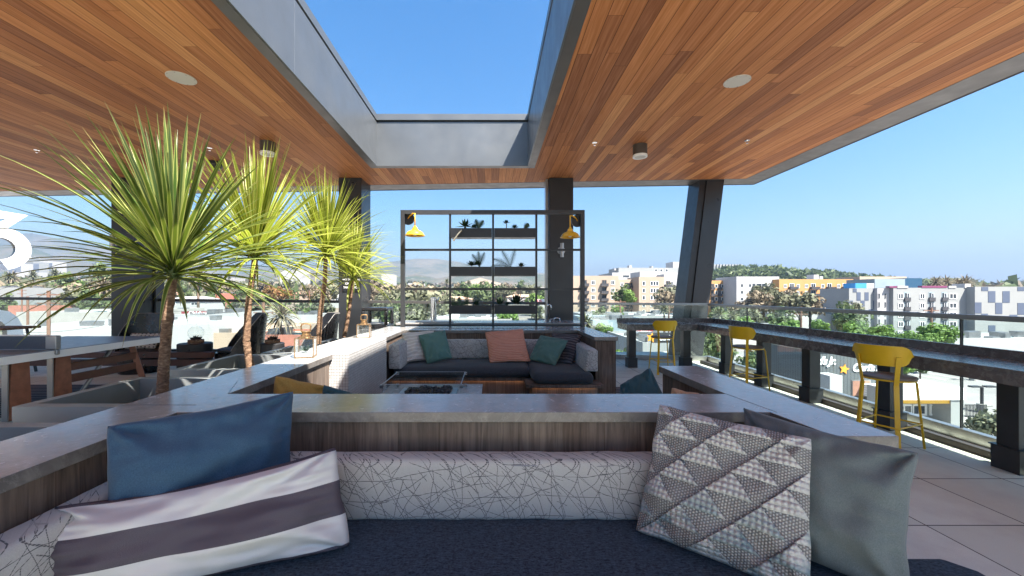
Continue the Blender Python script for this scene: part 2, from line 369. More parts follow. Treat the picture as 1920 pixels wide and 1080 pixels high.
def bark():
    t = NT('palm_bark'); x, y, z = t.sep(); n = t.noise(t.comb(t.ma('MULTIPLY', x, 30), t.ma('MULTIPLY', y, 30), t.ma('MULTIPLY', z, 70)), 1, 5, .65)
    c = t.ramp(n, [(.3,(.05,.028,.016)),(.5,(.17,.095,.055)),(.7,(.36,.25,.16))]); t.bump(n, .008); return t.fin(c, .85)
M['bark'] = bark()
M['trunk'] = simple('tree_bark', (.12,.085,.06), .9, 0, .4, 8)

rnd = random.Random(5)
# ================================================================ TERRACE SHELL
HC = 3.98
tag(obj('terrace_floor', MB().box(-14.5, 4.72, -14, 9.7, -.35, 0), M['pavers']), kind='structure')  # extended far behind the camera so sunlit paving bounces light under the roof
# --- roof canopy with skylight opening
OX0, OX1, OY0, OY1 = -2.44, .865, 1.0, 7.93          # opening in the wood
LX, RX, RB = -13.5, 5.62, -1.9  # back edge RB kept short so light enters from behind the camera
def fy(x): return 9.0 - (x - 0) * .059                # far edge of the wood, slightly skewed
roof = thing('roof_canopy', 'big flat terrace roof lined with warm cedar boards around a long open skylight', 'roof', (0,0,HC))
m = MB()
m.prism([(LX,RB),(OX0,RB),(OX0,fy(OX0)),(LX,fy(LX))], HC, HC+.03)
m.prism([(OX1,RB),(RX,RB),(RX,fy(RX)),(OX1,fy(OX1))], HC, HC+.03)
m.prism([(OX0,OY1),(OX1,OY1),(OX1,fy(OX1)),(OX0,fy(OX0))], HC, HC+.03)
m.prism([(OX0,RB),(OX1,RB),(OX1,OY0),(OX0,OY0)], HC, HC+.03)
obj('cedar_ceiling', m, M['ceil'], roof)
m = MB(); E = .46                                     # outer flange + deck above
m.prism([(LX,fy(LX)),(RX,fy(RX)),(RX+E,fy(RX+E)+E),(LX,fy(LX)+E)], HC-.004, HC+.42)
m.prism([(RX,RB),(RX+E,RB),(RX+E,fy(RX+E)+E),(RX,fy(RX))], HC-.004, HC+.42)
obj('edge_flange', m, M['flange'], roof)
m = MB(); m.prism([(LX,fy(LX)+E),(RX+E,fy(RX+E)+E),(RX+E+.015,fy(RX+E)+E+.015),(LX,fy(LX)+E+.015)], HC-.012, HC+.44)
m.prism([(RX+E,RB),(RX+E+.015,RB),(RX+E+.015,fy(RX+E)+E),(RX+E,fy(RX+E)+E)], HC-.012, HC+.44)
obj('fascia_cap', m, M['dark'], roof)
m = MB()                                              # deck above the boards
m.box(LX, OX0-.0, RB, 7.9, HC+.04, HC+.40).box(OX1, RX, RB, 7.9, HC+.04, HC+.40).box(OX0, OX1, RB, OY0, HC+.04, HC+.40).prism([(LX,7.9),(RX,7.9),(RX,fy(RX)),(LX,fy(LX))], HC+.04, HC+.40)
obj('roof_deck', m, M['white'], roof)
sk = obj('skylight_curb', MB().box(OX0+.13, OX0+.15, OY0, OY1-.13, HC, 4.85).box(OX1-.15, OX1-.13, OY0, OY1-.13, HC, 4.85)
         .box(OX0+.13, OX1-.13, OY1-.13, OY1-.11, HC, 4.85).box(OX0+.13, OX1-.13, OY0+.0, OY0+.02, HC, 4.85), M['grey'], roof)
m = MB()
m.box(OX0, OX0+.13, OY0, OY1, HC-.006, HC+.02).box(OX1-.13, OX1, OY0, OY1, HC-.006, HC+.02)
m.box(OX0+.13, OX1-.13, OY1-.13, OY1, HC-.006, HC-.001).box(OX0+.13, OX1-.13, OY0, OY0+.10, HC-.006, HC-.001)
obj('skylight_trim', m, M['flange'], sk)
m = MB()
m.box(OX0+.10, OX0+.16, OY0, OY1-.16, 4.88, 5.0).box(OX1-.16, OX1-.10, OY0, OY1-.16, 4.88, 5.0).box(OX0+.10, OX1-.10, OY1-.16, OY1-.09, 4.88, 5.0)
m.box(OX0+.10, OX1-.10, OY0-.02, OY0+.04, 4.88, 5.0)
obj('curb_cap', m, M['grey'], sk)
m = MB().box(OX0+.0, OX0+.12, OY0, OY1, 4.4, 4.88).box(OX1-.12, OX1, OY0, OY1, 4.4, 4.88).box(OX0, OX1, OY1-.10, OY1, 4.4, 4.88)
obj('curb_backing', m, M['dark2'], sk)
m = MB()
for yy in (2.2, 4.55):
    obj('panel_joint', MB().box(OX0+.148, OX0+.1515, yy, yy+.008, HC, 4.85), M['alu'], sk); obj('panel_joint', MB().box(OX1-.1515, OX1-.148, yy, yy+.008, HC, 4.85), M['alu'], sk)
# ceiling fittings
def tspk(u, v, r, lab):
    Y = F*2.56/(V0-v); t = thing('ceiling_speaker', lab, 'speaker', (ux(u,Y), Y, HC-.01), 'round plates in the wood ceiling')
    obj('grille', MB().cyl((ux(u,Y),Y,HC-.008), r, .01, 40), M['plate'], t)
    b = MB()
    for k in range(8):
        a = 2*math.pi*k/8+.2; obj('screw', MB().cyl((ux(u,Y)+(r-.012)*math.cos(a), Y+(r-.012)*math.sin(a), HC-.011), .004, .004, 8), M['dark'], t)
M['plate'] = simple('cream_plate', (.50,.47,.42), .6, 0, .03)
tspk(340, 146, .15, 'round cream plate set in the wood ceiling left of the skylight')
tspk(1382, 152, .143, 'round cream plate set in the wood ceiling right of the skylight')
def downlight(x, y, lab):
    t = thing('ceiling_light', lab, 'light', (x,y,3.77), 'cylinder downlights under the ceiling')
    obj('housing', MB().lathe([(0,.21),(.118,.21),(.118,.03),(.112,.026),(.0,.026)], (x,y,3.77), 28), M['bronze'], t, smooth='auto')
    obj('trim_ring', MB().lathe([(.119,.036),(.120,0),(.095,-.002),(.09,.02)], (x,y,3.77), 28), M['white'], t, smooth='auto')
    obj('lens', MB().cyl((x,y,3.775), .09, .01, 24), M['plate'], t)
M['bronze'] = simple('bronze_housing', (.075,.06,.05), .5, .3, .1)
downlight(ux(1200,6.72), 6.72, 'dark cylinder downlight with white ring on the ceiling above the bar stools')
downlight(ux(502,6.6), 6.6, 'dark cylinder downlight half hidden behind the palm leaves')
Yd = 7.6
t = thing('security_camera', 'black dome camera on the ceiling above the tallest palm', 'camera', (ux(405,Yd), Yd, HC-.14))
obj('dome', MB().lathe([(0,-.02),(.06,-.01),(.10,.03),(.12,.08)], (ux(405,Yd),Yd,HC-.14), 24), M['plastic'], t, smooth=True)
obj('mount', MB().cyl((ux(405,Yd),Yd,HC-.06), .13, .06, 24), M['dark2'], t)
for u, v, lab in ((69,281,'left of the palms'),(393,277,'among the palm leaves'),(1115,267,'beside the right skylight edge'),(1401,263,'near the right roof edge')):
    Y = F*2.56/(V0-v); x = ux(u,Y); t = thing('fire_sprinkler', 'small chrome sprinkler on the wood ceiling ' + lab, 'sprinkler', (x,Y,HC-.03), 'sprinklers in the ceiling')
    obj('escutcheon', MB().cyl((x,Y,HC-.006), .04, .008, 18), M['chrome'], t); obj('head', MB().cyl((x,Y,HC-.045), .008, .04, 8).cyl((x,Y,HC-.05), .02, .004, 12), M['chrome'], t)
# --- columns
def column(x0, x1, y0, y1, lab):
    t = thing('steel_column', lab, 'column', ((x0+x1)/2,(y0+y1)/2,0), 'dark columns carrying the roof')
    obj('cladding', MB().box(x0, x1, y0, y1, 0, HC), M['colm'], t, bevel=.006)
    g = MB().box(x0-.012, x1+.012, y0-.012, y1+.012, 0, .10); obj('base_trim', g, M['dark2'], t)
    g = MB().box((x0+x1)/2-.002, (x0+x1)/2+.002, y0-.0015, y0+.01, .1, HC-.01); obj('cladding_joint', g, M['dark2'], t)
    return t
column(-8.35, -7.85, 8.6, 9.32, 'leftmost dark clad column behind the front palm crown')
c2 = column(-3.36, -2.86, 8.6, 9.25, 'dark clad column with a black notice, behind the smallest palm')
column(1.265, 1.79, 8.6, 9.1, 'dark clad column right behind the plant shelf frame')
# strips beside the first and third column
tag(obj('column_side_channel', MB().box(-7.84, -7.80, 9.1, 9.34, 0, HC), M['dark'], recentre=True), 'thin metal channel beside the leftmost column', 'channel', 'channels beside the columns')
tag(obj('column_side_channel', MB().box(1.20, 1.25, 8.7, 8.9, 0, HC), M['alu'], recentre=True), 'thin pale channel left of the column behind the shelf frame', 'channel', 'channels beside the columns')
# leaning column outside
t = thing('leaning_column', 'dark steel column leaning to the right outside the glass corner', 'column', (4.5,8.9,0))
def lean(x0b, x1b, x0t, x1t, y0, y1, zb=-.8, zt=HC+.1):
    k = lambda a, b, z: a + (b-a)*z/HC
    vs = [(k(x0b,x0t,z), y, z) if s == 0 else (k(x1b,x1t,z), y, z) for z in (zb, zt) for s, y in ((0,y0),(1,y0),(1,y1),(0,y1))]
    return MB().add(vs, [(0,3,2,1),(4,5,6,7),(0,1,5,4),(1,2,6,5),(2,3,7,6),(3,0,4,7)])
YL = 8.75
obj('face_plate', lean(ux(1286,YL), ux(1317,YL), ux(1326,YL), ux(1358,YL), YL, YL+.03), M['flange2'] if 'flange2' in M else M['colm'], t)
obj('web', lean(ux(1273,YL), ux(1300,YL), ux(1314,YL), ux(1340,YL), YL+.03, YL+.55), M['dark2'], t)
# sconces
def sconce(u, v0, v1, Y, lab):
    x = ux(u,Y); t = thing('wall_sconce', lab, 'sconce', (x,Y-.1,vz(v1,Y)), 'silver cylinder sconces on columns')
    obj('cylinder', MB().cyl((x,Y-.11,vz(v1,Y)), .042, vz(v0,Y)-vz(v1,Y), 20), M['brushed'], t, smooth='auto')
    g = MB(); g.cyl((0,0,0), .085, .03, 24); g.xf(Matrix.Translation((x,Y-.002,(vz(v0,Y)+vz(v1,Y))/2)) @ Matrix.Rotation(R(90),4,'X')); obj('backplate', g, M['brushed'], t, smooth='auto')
    obj('arm', MB().beam((x,Y-.1,(vz(v0,Y)+vz(v1,Y))/2),(x,Y-.02,(vz(v0,Y)+vz(v1,Y))/2),.03), M['brushed'], t)
sconce(1052, 457, 483, 8.6, 'silver up and down sconce on the column behind the shelf frame')
sconce(219, 441, 466, 8.6, 'silver sconce on the leftmost dark column')
# --- text helper
def text_mb(s, size, depth=.01, shear=0.0, bold=0.0, align='CENTER', spacing=1.0):
    cu = bpy.data.curves.new('txt', 'FONT'); cu.body = s; cu.size = size; cu.extrude = depth/2; cu.shear = shear; cu.offset = bold; cu.align_x = align; cu.align_y = 'CENTER'; cu.space_character = spacing; cu.resolution_u = 4
    o = bpy.data.objects.new('txt', cu); C.objects.link(o); bpy.context.view_layer.update()
    me = bpy.data.meshes.new_from_object(o); m = MB(); m.add([tuple(v.co) for v in me.vertices], [tuple(p.vertices) for p in me.polygons])
    bpy.data.objects.remove(o); bpy.data.curves.remove(cu); bpy.data.meshes.remove(me); return m
def face_text(s, size, x, y, z, rz=0, **kw):   # text standing upright, readable from -Y
    m = text_mb(s, size, **kw); return m.xf(Matrix.Translation((x,y,z)) @ Matrix.Rotation(rz,4,'Z') @ Matrix.Rotation(R(90),4,'X'))
# notice on column 2
nt = thing('notice_sign', 'black notice with white lettering on the second column', 'sign', (-3.06,8.585,1.25))
obj('board', MB().box(-3.26,-2.88,8.575,8.597,1.50,2.12), M['dark2'], nt)
g = MB()
for i, s in enumerate(('NO LIFEGUARD', 'ON DUTY', 'NO DIVING')[0:0]): pass
for i, s in enumerate(('OPEN', 'SKY DECK', 'HANDLE')): pass
for i, s in enumerate(('NO SMOKING', 'ON DECK', 'THANK YOU')):
    q = face_text(s, .06, -3.07, 8.572, 1.74-.085*i, depth=.004, bold=.0012); g.add(q.v, q.f)
obj('lettering', g, M['white'], nt)
g = MB(); g.tube([(-3.07+.055*math.cos(a), 8.571, 1.97+.055*math.sin(a)) for a in np.linspace(0, 2*math.pi, 25)], .006, 6); g.beam((-3.11,8.571,2.01),(-3.03,8.571,1.93),.012,.004); obj('symbol', g, M['white'], nt)

# --- glass railing
rail = thing('glass_railing', 'frameless glass railing with flat metal handrail round the terrace edge', 'railing', (0,8.4,0))
GX, GY = 4.62, 8.35
def rl(name, m, mt, **k): return obj(name, m, mt, rail, **k)
rl('handrail', MB().beam((GX+.02,-2,1.20),(GX+.02,GY+.03,1.20),.075,.05), M['alu'], bevel=.004)
rl('handrail', MB().beam((GX-.02,GY+.0,1.21),(1.79,GY+.45,1.215),.075,.05), M['alu'], bevel=.004)
rl('handrail', MB().beam((1.26,8.88,1.215),(-2.86,9.1,1.25),.075,.065), M['rustrail'] if 'rustrail' in M else M['flange'], bevel=.004)
rl('handrail', MB().beam((-3.36,9.1,1.25),(-7.85,9.2,1.29),.075,.065), M['dark2'], bevel=.004)
rl('handrail', MB().beam((-8.35,9.2,1.30),(-14,9.3,1.345),.075,.065), M['dark2'], bevel=.004)
# glass panels along the right side (joints between them)
ys = [-2, 0.2, 2.0, 3.86, 5.7, 7.1, GY]
for a, b in zip(ys[:-1], ys[1:]): rl('glass_panel', MB().box(GX, GX+.014, a+.006, b-.006, .04, 1.18), M['glass'])
fr = lambda x: GY + (GX - x) * .45 / 2.83 if x > 1.5 else (8.9 + (1.26-x)*.055 if x > -3.2 else 9.1 + (-3.36-x)*.02)
def gline(xs, zt):
    for a, b in zip(xs[:-1], xs[1:]):
        m = MB(); ya, yb = fr(a), fr(b); m.add([(a-.006,ya,.04),(b+.006,yb,.04),(b+.006,yb,zt),(a-.006,ya,zt),(a-.006,ya+.014,.04),(b+.006,yb+.014,.04),(b+.006,yb+.014,zt),(a-.006,ya+.014,zt)], [(0,1,2,3),(7,6,5,4),(0,4,5,1),(1,5,6,2),(2,6,7,3),(3,7,4,0)])
        rl('glass_panel', m, M['glass'])
gline([4.60, 3.4, 2.1, 1.52], 1.19); gline([1.25, -.1, -1.5, -2.85], 1.22); gline([-3.37, -4.9, -6.4, -7.84], 1.24); gline([-8.36, -9.4, -10.7, -12.2, -13.9], 1.28)
rl('base_channel', MB().box(GX-.035, GX+.045, -2, GY+.06, -.06, .105), M['brushed'])
rl('base_channel', MB().beam((GX-.04,fr(GX)+.007,.02),(1.79,fr(1.79)+.007,.02),.08,.16), M['brushed'])
rl('base_channel', MB().beam((1.26,fr(1.2)+.007,.02),(-2.86,fr(-2.86)+.007,.02),.08,.16), M['dark'])
rl('base_channel', MB().beam((-3.36,fr(-3.36)+.007,.04),(-7.85,fr(-7.8)+.007,.04),.08,.20), M['dark2'])
rl('base_channel', MB().beam((-8.35,fr(-8.4)+.007,.04),(-14,fr(-14)+.007,.04),.08,.20), M['dark2'])
for a in ys[1:-1]: rl('joint_seal', MB().box(GX-.004, GX+.018, a-.006, a+.006, .10, 1.175), M['dark'])
tag(obj('floor_curb', MB().box(4.30,4.37,-2,8.1,0,.062).box(4.37,4.43,-2,8.1,0,.022), M['bronze'], recentre=True, bevel=.004), 'low bronze floor rail running between the bar posts along the glass', 'curb')

# --- bar counter (L shaped)
bar = thing('bar_counter', 'long L shaped dark stone bar counter running along the glass railing', 'bar counter', (4.2,5,0))
poly = [(3.90,.3),(4.50,.3),(4.50,8.0),(2.56,8.0),(2.56,7.42),(3.90,7.42)]
obj('countertop', MB().prism(poly, .825, .855), M['barstone'], bar, bevel=.003)
obj('apron', MB().box(3.903,3.94,.3,7.46,.735,.824).box(2.563,3.94,7.423,7.46,.735,.824).box(2.563,2.60,7.46,7.99,.735,.824), M['barstone'], bar)
obj('upstand', MB().box(4.50,4.535,.3,8.03,.825,.935).box(2.56,4.50,8.0,8.03,.825,.935), M['barstone'], bar, bevel=.002)
def post(x, y, w=.14):
    p = obj('post', MB().box(x, x+w, y, y+w, .19, .823), M['colm2'], bar, bevel=.004)
    obj('base_block', MB().box(x-.02, x+w+.02, y-.02, y+w+.02, 0, .185).box(x-.03,x+w+.03,y-.03,y+w+.03,.185,.193), M['colm2'], p)
M['colm2'] = simple('dark_post_metal', (.040,.042,.046), .36, .3, .2, 4)
for y in (3.09, 4.09, 5.12, 6.02, 6.98, 1.9, .7): post(4.155, y)
for x in (2.66, 3.72): post(x, 7.60)

# --- bar stools
def stool(name, lab, x, y, ang):
    t = thing('bar_stool', lab, 'bar stool', (0,0,0), 'yellow metal bar stools at the bar counter')
    # local: seat faces +X, back at -X
    n = 40; pr = [(0,.012),(.165,.012),(.195,.008),(.198,-.004),(.19,-.012),(0,-.012)]
    obj('seat', MB().lathe(pr, (0,0,.655), n), M['seatwd'], t, smooth='auto')
    g = MB(); ring = [(.185*math.cos(a), .185*math.sin(a), .637) for a in np.linspace(0, 2*math.pi, 41)]; g.tube(ring, .009, 8); obj('seat_ring', g, M['yellow'], t, smooth=True)
    # curved back panel with rounded ends
    g = MB(); NU, NVv = 24, 8; Rr = .235; W2 = 1.02
    front = []; back = []
    for side, off in ((0, 0), (1, .009)):
        for i in range(NU+1):
            s = -1 + 2*i/NU; th = math.pi + s*W2; hh = .092*math.sqrt(max(0, 1-max(0,(abs(s)-.62)/.38)**2)) if abs(s) > .62 else .092
            hh = max(hh, .004)
            for j in range(NVv+1):
                q = -1 + 2*j/NVv; rr = Rr + off + .012*q; g.v.append((rr*math.cos(th)+.015, rr*math.sin(th), .865 + hh*q))
    st = (NU+1)*(NVv+1); idx = lambda s, i, j: s*st + i*(NVv+1) + j
    for i in range(NU):
        for j in range(NVv):
            g.f.append((idx(0,i,j),idx(0,i,j+1),idx(0,i+1,j+1),idx(0,i+1,j))); g.f.append((idx(1,i,j),idx(1,i+1,j),idx(1,i+1,j+1),idx(1,i,j+1)))
    for i in range(NU):
        g.f.append((idx(0,i,0),idx(0,i+1,0),idx(1,i+1,0),idx(1,i,0))); g.f.append((idx(0,i,NVv),idx(1,i,NVv),idx(1,i+1,NVv),idx(0,i+1,NVv)))
    for j in range(NVv):
        g.f.append((idx(0,0,j),idx(1,0,j),idx(1,0,j+1),idx(0,0,j+1))); g.f.append((idx(0,NU,j),idx(0,NU,j+1),idx(1,NU,j+1),idx(1,NU,j)))
    g.m = [0]*len(g.f); obj('backrest', g, M['yellow'], t, smooth='auto', angle=50)
    for s in (-1, 1):
        a = math.pi + s*.62; c, d = math.cos(a), math.sin(a)
        top = Vector((.250*c+.012,.250*d,.86)); mid = Vector((.205*c,.205*d,.60)); ft = Vector((.255*c,.255*d,0))
        g = MB(); up = (c, d, 0); g.beam(top, mid+(top-mid)*.12, .034, .007, up=up); g.beam(mid+(top-mid)*.13, mid, .034, .007, up=up); g.beam(mid, ft, .034, .016, up=up)
        obj('leg', g, M['yellow'], t)
        a = s*.72; c, d = math.cos(a), math.sin(a); g = MB()
        g.tube([(.10*c,.10*d,.64),(.165*c,.165*d,.642),(.195*c,.195*d,.63),(.212*c,.212*d,.595),(.235*c,.235*d,.35),(.268*c,.268*d,.0)], .0095, 8); obj('leg', g, M['yellow'], t, smooth=True)
    g = MB(); P = []
    for a, r_ in ((math.pi-.62,.245),(-.72+1.44,.247),(-.72,.247),(math.pi+.62,.245)): P.append(Vector((r_*math.cos(a), r_*math.sin(a), .225)))
    P = [P[0], P[1], P[2], P[3]]
    for i in range(4): g.tube([P[i], P[(i+1)%4]], .0075, 8)
    obj('footrest', g, M['yellow'], t, smooth='auto')
    t.location = (x, y, 0); t.rotation_euler.z = ang
    return t
M['seatwd'] = simple('grey_brown_seat_pad', (.16,.13,.10), .45, 0, .1)
st3 = stool('bar_stool', 'nearest yellow bar stool beside the end of the near bench arm', 3.72, 3.68, R(24))
dup(st3, (3.76, 5.75, 0), 'middle yellow bar stool facing the long run of the bar', R(18))
dup(st3, (3.10, 7.12, 0), 'farthest yellow bar stool tucked at the short end of the bar', R(86))

# ================================================================ BENCHES
TOP, SLAB = .87, .822
nb = thing('built_in_bench', 'near U shaped bench with grey stone coping over reclaimed wood walls', 'bench', (-.2,2,0), 'built in terrace benches')
P1 = [(-1.84,-.6),(-1.47,-.6),(-1.47,1.83),(1.30,1.83),(1.33,1.52),(1.58,1.52),(1.58,3.02),(1.285,3.02),(1.295,2.17),(-1.46,2.17),(-1.46,3.598),(-1.84,3.598)]
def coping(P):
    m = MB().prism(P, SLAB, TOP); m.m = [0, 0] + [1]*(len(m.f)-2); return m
M['edge'] = stone('shaded_honed_stone_edge', (.15,.135,.122), (.085,.076,.068), (.24,.22,.20), .5)  # same stone as the top, honed; edge shade is put into its colour
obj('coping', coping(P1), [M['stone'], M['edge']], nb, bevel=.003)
obj('wood_wall', MB().prism(inset(P1, .022), 0, SLAB-.001), M['reclaimed'], nb)
g = MB()                                             # hairline joints in the stone
for a, b in (((1.295,2.17),(1.33,1.83)), ((-1.84,1.95),(-1.47,1.95)), ((-1.46,2.17),(-1.62,2.5))):
    g.beam((a[0],a[1],TOP+.0004),(b[0],b[1],TOP+.0004),.0022,.001)
obj('coping_joint', g, M['dark'], nb)
obj('seat_base', MB().box(-1.445,1.275,.98,1.80,0,.30).box(1.275,1.70,.98,1.46,0,.30).box(-1.435,1.265,2.20,2.86,0,.30), M['seatwood'], nb)
M['piping'] = simple('piping_cord', (.20,.20,.22), .8)
def rbox(x0, x1, y0, y1, z0, z1, rd, step=.05, puff=.010, ns=.004, tap=None, seed=0):
    lo, hi = (x0,y0,z0), (x1,y1,z1); ax = []
    for a, b_ in zip(lo, hi):
        rr_ = min(rd, (b_-a)*.49); k = max(2, int((b_-a-2*rr_)/step)); ax.append([a, a+rr_*.12, a+rr_*.45] + [a+rr_+(b_-a-2*rr_)*i/k for i in range(k+1)] + [b_-rr_*.45, b_-rr_*.12, b_])
    m = MB(); ids = {}; n = [len(q)-1 for q in ax]
    def V(i, j, k):
        if (i,j,k) in ids: return ids[(i,j,k)]
        p = Vector((ax[0][i],ax[1][j],ax[2][k])); c = Vector([min(max(p[q], lo[q]+min(rd,(hi[q]-lo[q])*.49)), hi[q]-min(rd,(hi[q]-lo[q])*.49)) for q in range(3)]); d = p-c
        nn = d.normalized() if d.length > 1e-9 else Vector((0,0,1)); rr_ = min(rd, min(hi[q]-lo[q] for q in range(3))*.49); p = c + nn*rr_
        f = [1-((p[q]-(lo[q]+hi[q])/2)/((hi[q]-lo[q])/2))**2 for q in range(3)]
        w = [max(f[1],0)*max(f[2],0), max(f[0],0)**.3*max(f[2],0), max(f[0],0)**.3*max(f[1],0)]
        p = p + Vector([nn[q]*w[q]*puff for q in range(3)]) + nn*(ns*mnoise.noise(p*6+Vector((seed,0,0)))+ns*.8*mnoise.noise(Vector((p.x*22,p.y*22,p.z*5+seed))))
        if tap: p = tap(p)
        ids[(i,j,k)] = len(m.v); m.v.append(tuple(p)); return ids[(i,j,k)]
    for i in range(n[0]):
        for j in range(n[1]):
            m.f += [(V(i,j,0),V(i,j+1,0),V(i+1,j+1,0),V(i+1,j,0)), (V(i,j,n[2]),V(i+1,j,n[2]),V(i+1,j+1,n[2]),V(i,j+1,n[2]))]
    for i in range(n[0]):
        for k in range(n[2]): m.f += [(V(i,0,k),V(i+1,0,k),V(i+1,0,k+1),V(i,0,k+1)), (V(i,n[1],k),V(i,n[1],k+1),V(i+1,n[1],k+1),V(i+1,n[1],k))]
    for j in range(n[1]):
        for k in range(n[2]): m.f += [(V(0,j,k),V(0,j,k+1),V(0,j+1,k+1),V(0,j+1,k)), (V(n[0],j,k),V(n[0],j+1,k),V(n[0],j+1,k+1),V(n[0],j,k+1))]
    m.m = [0]*len(m.f); return m
def cushion(name, lab, poly, z0, z1, mat, r=.035):
    # rounded polygon cushion: outline with arcs then puffed
    n = len(poly); out = []
    a = sum(poly[i][0]*poly[(i+1)%n][1]-poly[(i+1)%n][0]*poly[i][1] for i in range(n))
    if a < 0: poly = poly[::-1]
    if n == 4: o = obj(name, rbox(min(p[0] for p in poly), max(p[0] for p in poly), min(p[1] for p in poly), max(p[1] for p in poly), z0, z1, r+.012, .06, .022, .005), mat, recentre=True, smooth=True)
    else: o = obj(name, MB().prism(poly, z0, z1), mat, recentre=True, bevel=r, segs=4)
    return tag(o, lab, 'cushion')
cushion('seat_cushion', 'large navy woven seat cushion filling the near bench', [(-1.44,1.0),(1.66,1.0),(1.72,1.06),(1.72,1.38),(1.66,1.455),(1.30,1.455),(1.27,1.49),(1.27,1.80),(-1.44,1.80)], .305, .45, M['denim'])
cushion('seat_cushion', 'navy seat cushion on the far side of the near bench wall', [(-1.43,2.21),(1.26,2.21),(1.26,2.88),(-1.43,2.88)], .305, .45, M['denim'])
def bolst(lab, x0, x1, y0, y1, z0, z1, taper, side):
    """back bolster, thinner at the top; side = which face slopes"""
    def tp_(p):
        q = (p.z-z0)/(z1-z0)
        if side == 'y-': p.y += taper*q*(1-(p.y-y0)/(y1-y0))
        elif side == 'x+': p.x -= taper*q*((p.x-x0)/(x1-x0))
        else: p.x += taper*q*(1-(p.x-x0)/(x1-x0))
        return p
    m = rbox(x0,x1,y0,y1,z0,z1,.022,.045,.008,.004,tp_,x0+y0)
    o = obj('back_bolster', m, M['bolster'], recentre=True, smooth=True)
    zt = z1-.020; e = .0; g = MB()
    if side == 'y-': g.tube([(x0+.03+(x1-x0-.06)*i/40, y0+taper+.002+.002*math.sin(i*1.3), zt+.004*math.sin(i*.9)) for i in range(41)], .0032, 6)
    elif side == 'x+': g.tube([(x1-taper-.002, y0+.03+(y1-y0-.06)*i/30, zt+.003*math.sin(i*1.1)) for i in range(31)], .0032, 6)
    else: g.tube([(x0+taper+.002, y0+.03+(y1-y0-.06)*i/30, zt+.003*math.sin(i*1.1)) for i in range(31)], .0032, 6)
    obj('seam_piping', g, M['piping'], o, smooth=True)
    return tag(o, lab, 'bolster', 'printed back bolsters of the benches')
bolst('white scribble print bolster along the back of the near bench', -1.34, 1.27, 1.675, 1.806, .452, .70, .012, 'y-')
bolst('white scribble print bolster along the left arm of the near bench', -1.485, -1.345, .9, 1.80, .452, .70, .02, 'x+')

# far bench
fb = thing('built_in_bench', 'far U shaped bench with stone coping and glowing strip under the seat', 'bench', (-.1,6,0), 'built in terrace benches')
P2 = [(-1.84,4.902),(-1.345,4.902),(-1.345,6.03),(1.325,6.03),(1.325,5.06),(1.63,5.06),(1.60,6.74),(-1.78,6.74)]
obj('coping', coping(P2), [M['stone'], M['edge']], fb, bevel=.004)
obj('wood_wall', MB().prism(inset(P2, .02), 0, SLAB-.001), M['reclaimed2'] if 'reclaimed2' in M else M['reclaimed'], fb)
obj('seat_base', MB().box(-1.32,1.30,5.20,6.02,0,.27).box(.50,1.30,4.82,5.20,0,.27), M['seatwood'], fb)
obj('seat_ledge', MB().prism([(-1.32,5.14),(.42,5.14),(.42,4.74),(1.36,4.74),(1.36,5.04),(1.30,5.04),(1.30,6.02),(-1.32,6.02)], .285, .325), M['reclaimed'], fb, bevel=.004)
obj('light_strip', MB().box(-1.3,.42,5.180,5.196,.278,.2845).box(.5,1.28,4.795,4.812,.278,.2845), M['led'], fb)
cushion('seat_cushion', 'long charcoal seat cushion on the far bench', [(-1.29,5.12),(.50,5.12),(.50,5.86),(-1.29,5.86)], .33, .455, M['charc'], .04)
cushion('seat_cushion', 'deeper charcoal corner cushion at the right end of the far bench', [(.51,4.74),(1.24,4.74),(1.24,5.80),(.51,5.80)], .33, .46, M['charc'], .045)
bolst('white scribble print bolster along the back of the far bench', -1.14, 1.10, 5.86, 6.0, .46, .735, .02, 'y-')
bolst('white scribble print bolster on the left arm of the far bench', -1.325, -1.16, 5.02, 5.84, .46, .775, .03, 'x+')
bolst('white scribble print bolster on the right arm of the far bench', 1.15, 1.31, 4.82, 5.84, .465, .735, .03, 'x-')
# white mosaic block
tag(obj('mosaic_plinth', MB().box(-1.84,-1.315,3.602,4.898,0,.876), M['mosaic'], recentre=True, bevel=.004), 'long white mosaic tiled plinth between the two benches', 'plinth')
# fire pit
fp = thing('fire_table', 'low grey fire table with glass wind guard and black lava rocks', 'fire pit', (-.6,3.9,0))
obj('tabletop', MB().box(-1.12,-.10,3.25,4.38,.37,.42), M['stone'], fp, bevel=.004)
obj('pedestal', MB().box(-1.05,-.17,3.32,4.31,0,.368), M['dark'], fp)
obj('burner_pan', MB().box(-.92,-.35,3.68,4.12,.421,.44), M['brushed'], fp)
g = MB()
for k in range(150):
    x, y = rnd.uniform(-.84,-.42), rnd.uniform(3.76,4.06); s = rnd.uniform(.014,.028); z = .445+rnd.uniform(0,.02)
    Mx = Matrix.Translation((x,y,z)) @ Matrix.Rotation(rnd.uniform(0,6),4,(rnd.random(),rnd.random(),rnd.random()+.1))
    g.box(-s,s,-s*.7,s*.7,-s*.6,s*.6, M=Mx)
obj('lava_rocks', g, M['rock'], fp)
gx0, gx1, gy0, gy1 = -1.01,-.28,3.6,4.2
for a in ((gx0,gx1,gy0,gy0+.008),(gx0,gx1,gy1-.008,gy1),(gx0,gx0+.008,gy0+.01,gy1-.01),(gx1-.008,gx1,gy0+.01,gy1-.01)):
    obj('guard_pane', MB().box(*a, .425, .59), M['clear'], fp)
g = MB()
for x in (gx0,gx1):
    for y in (gy0,gy1):
        for z in (.445,.575): g.box(x-.016,x+.016,y-.016,y+.016,z-.014,z+.014)
obj('corner_clips', g, M['brushed'], fp)
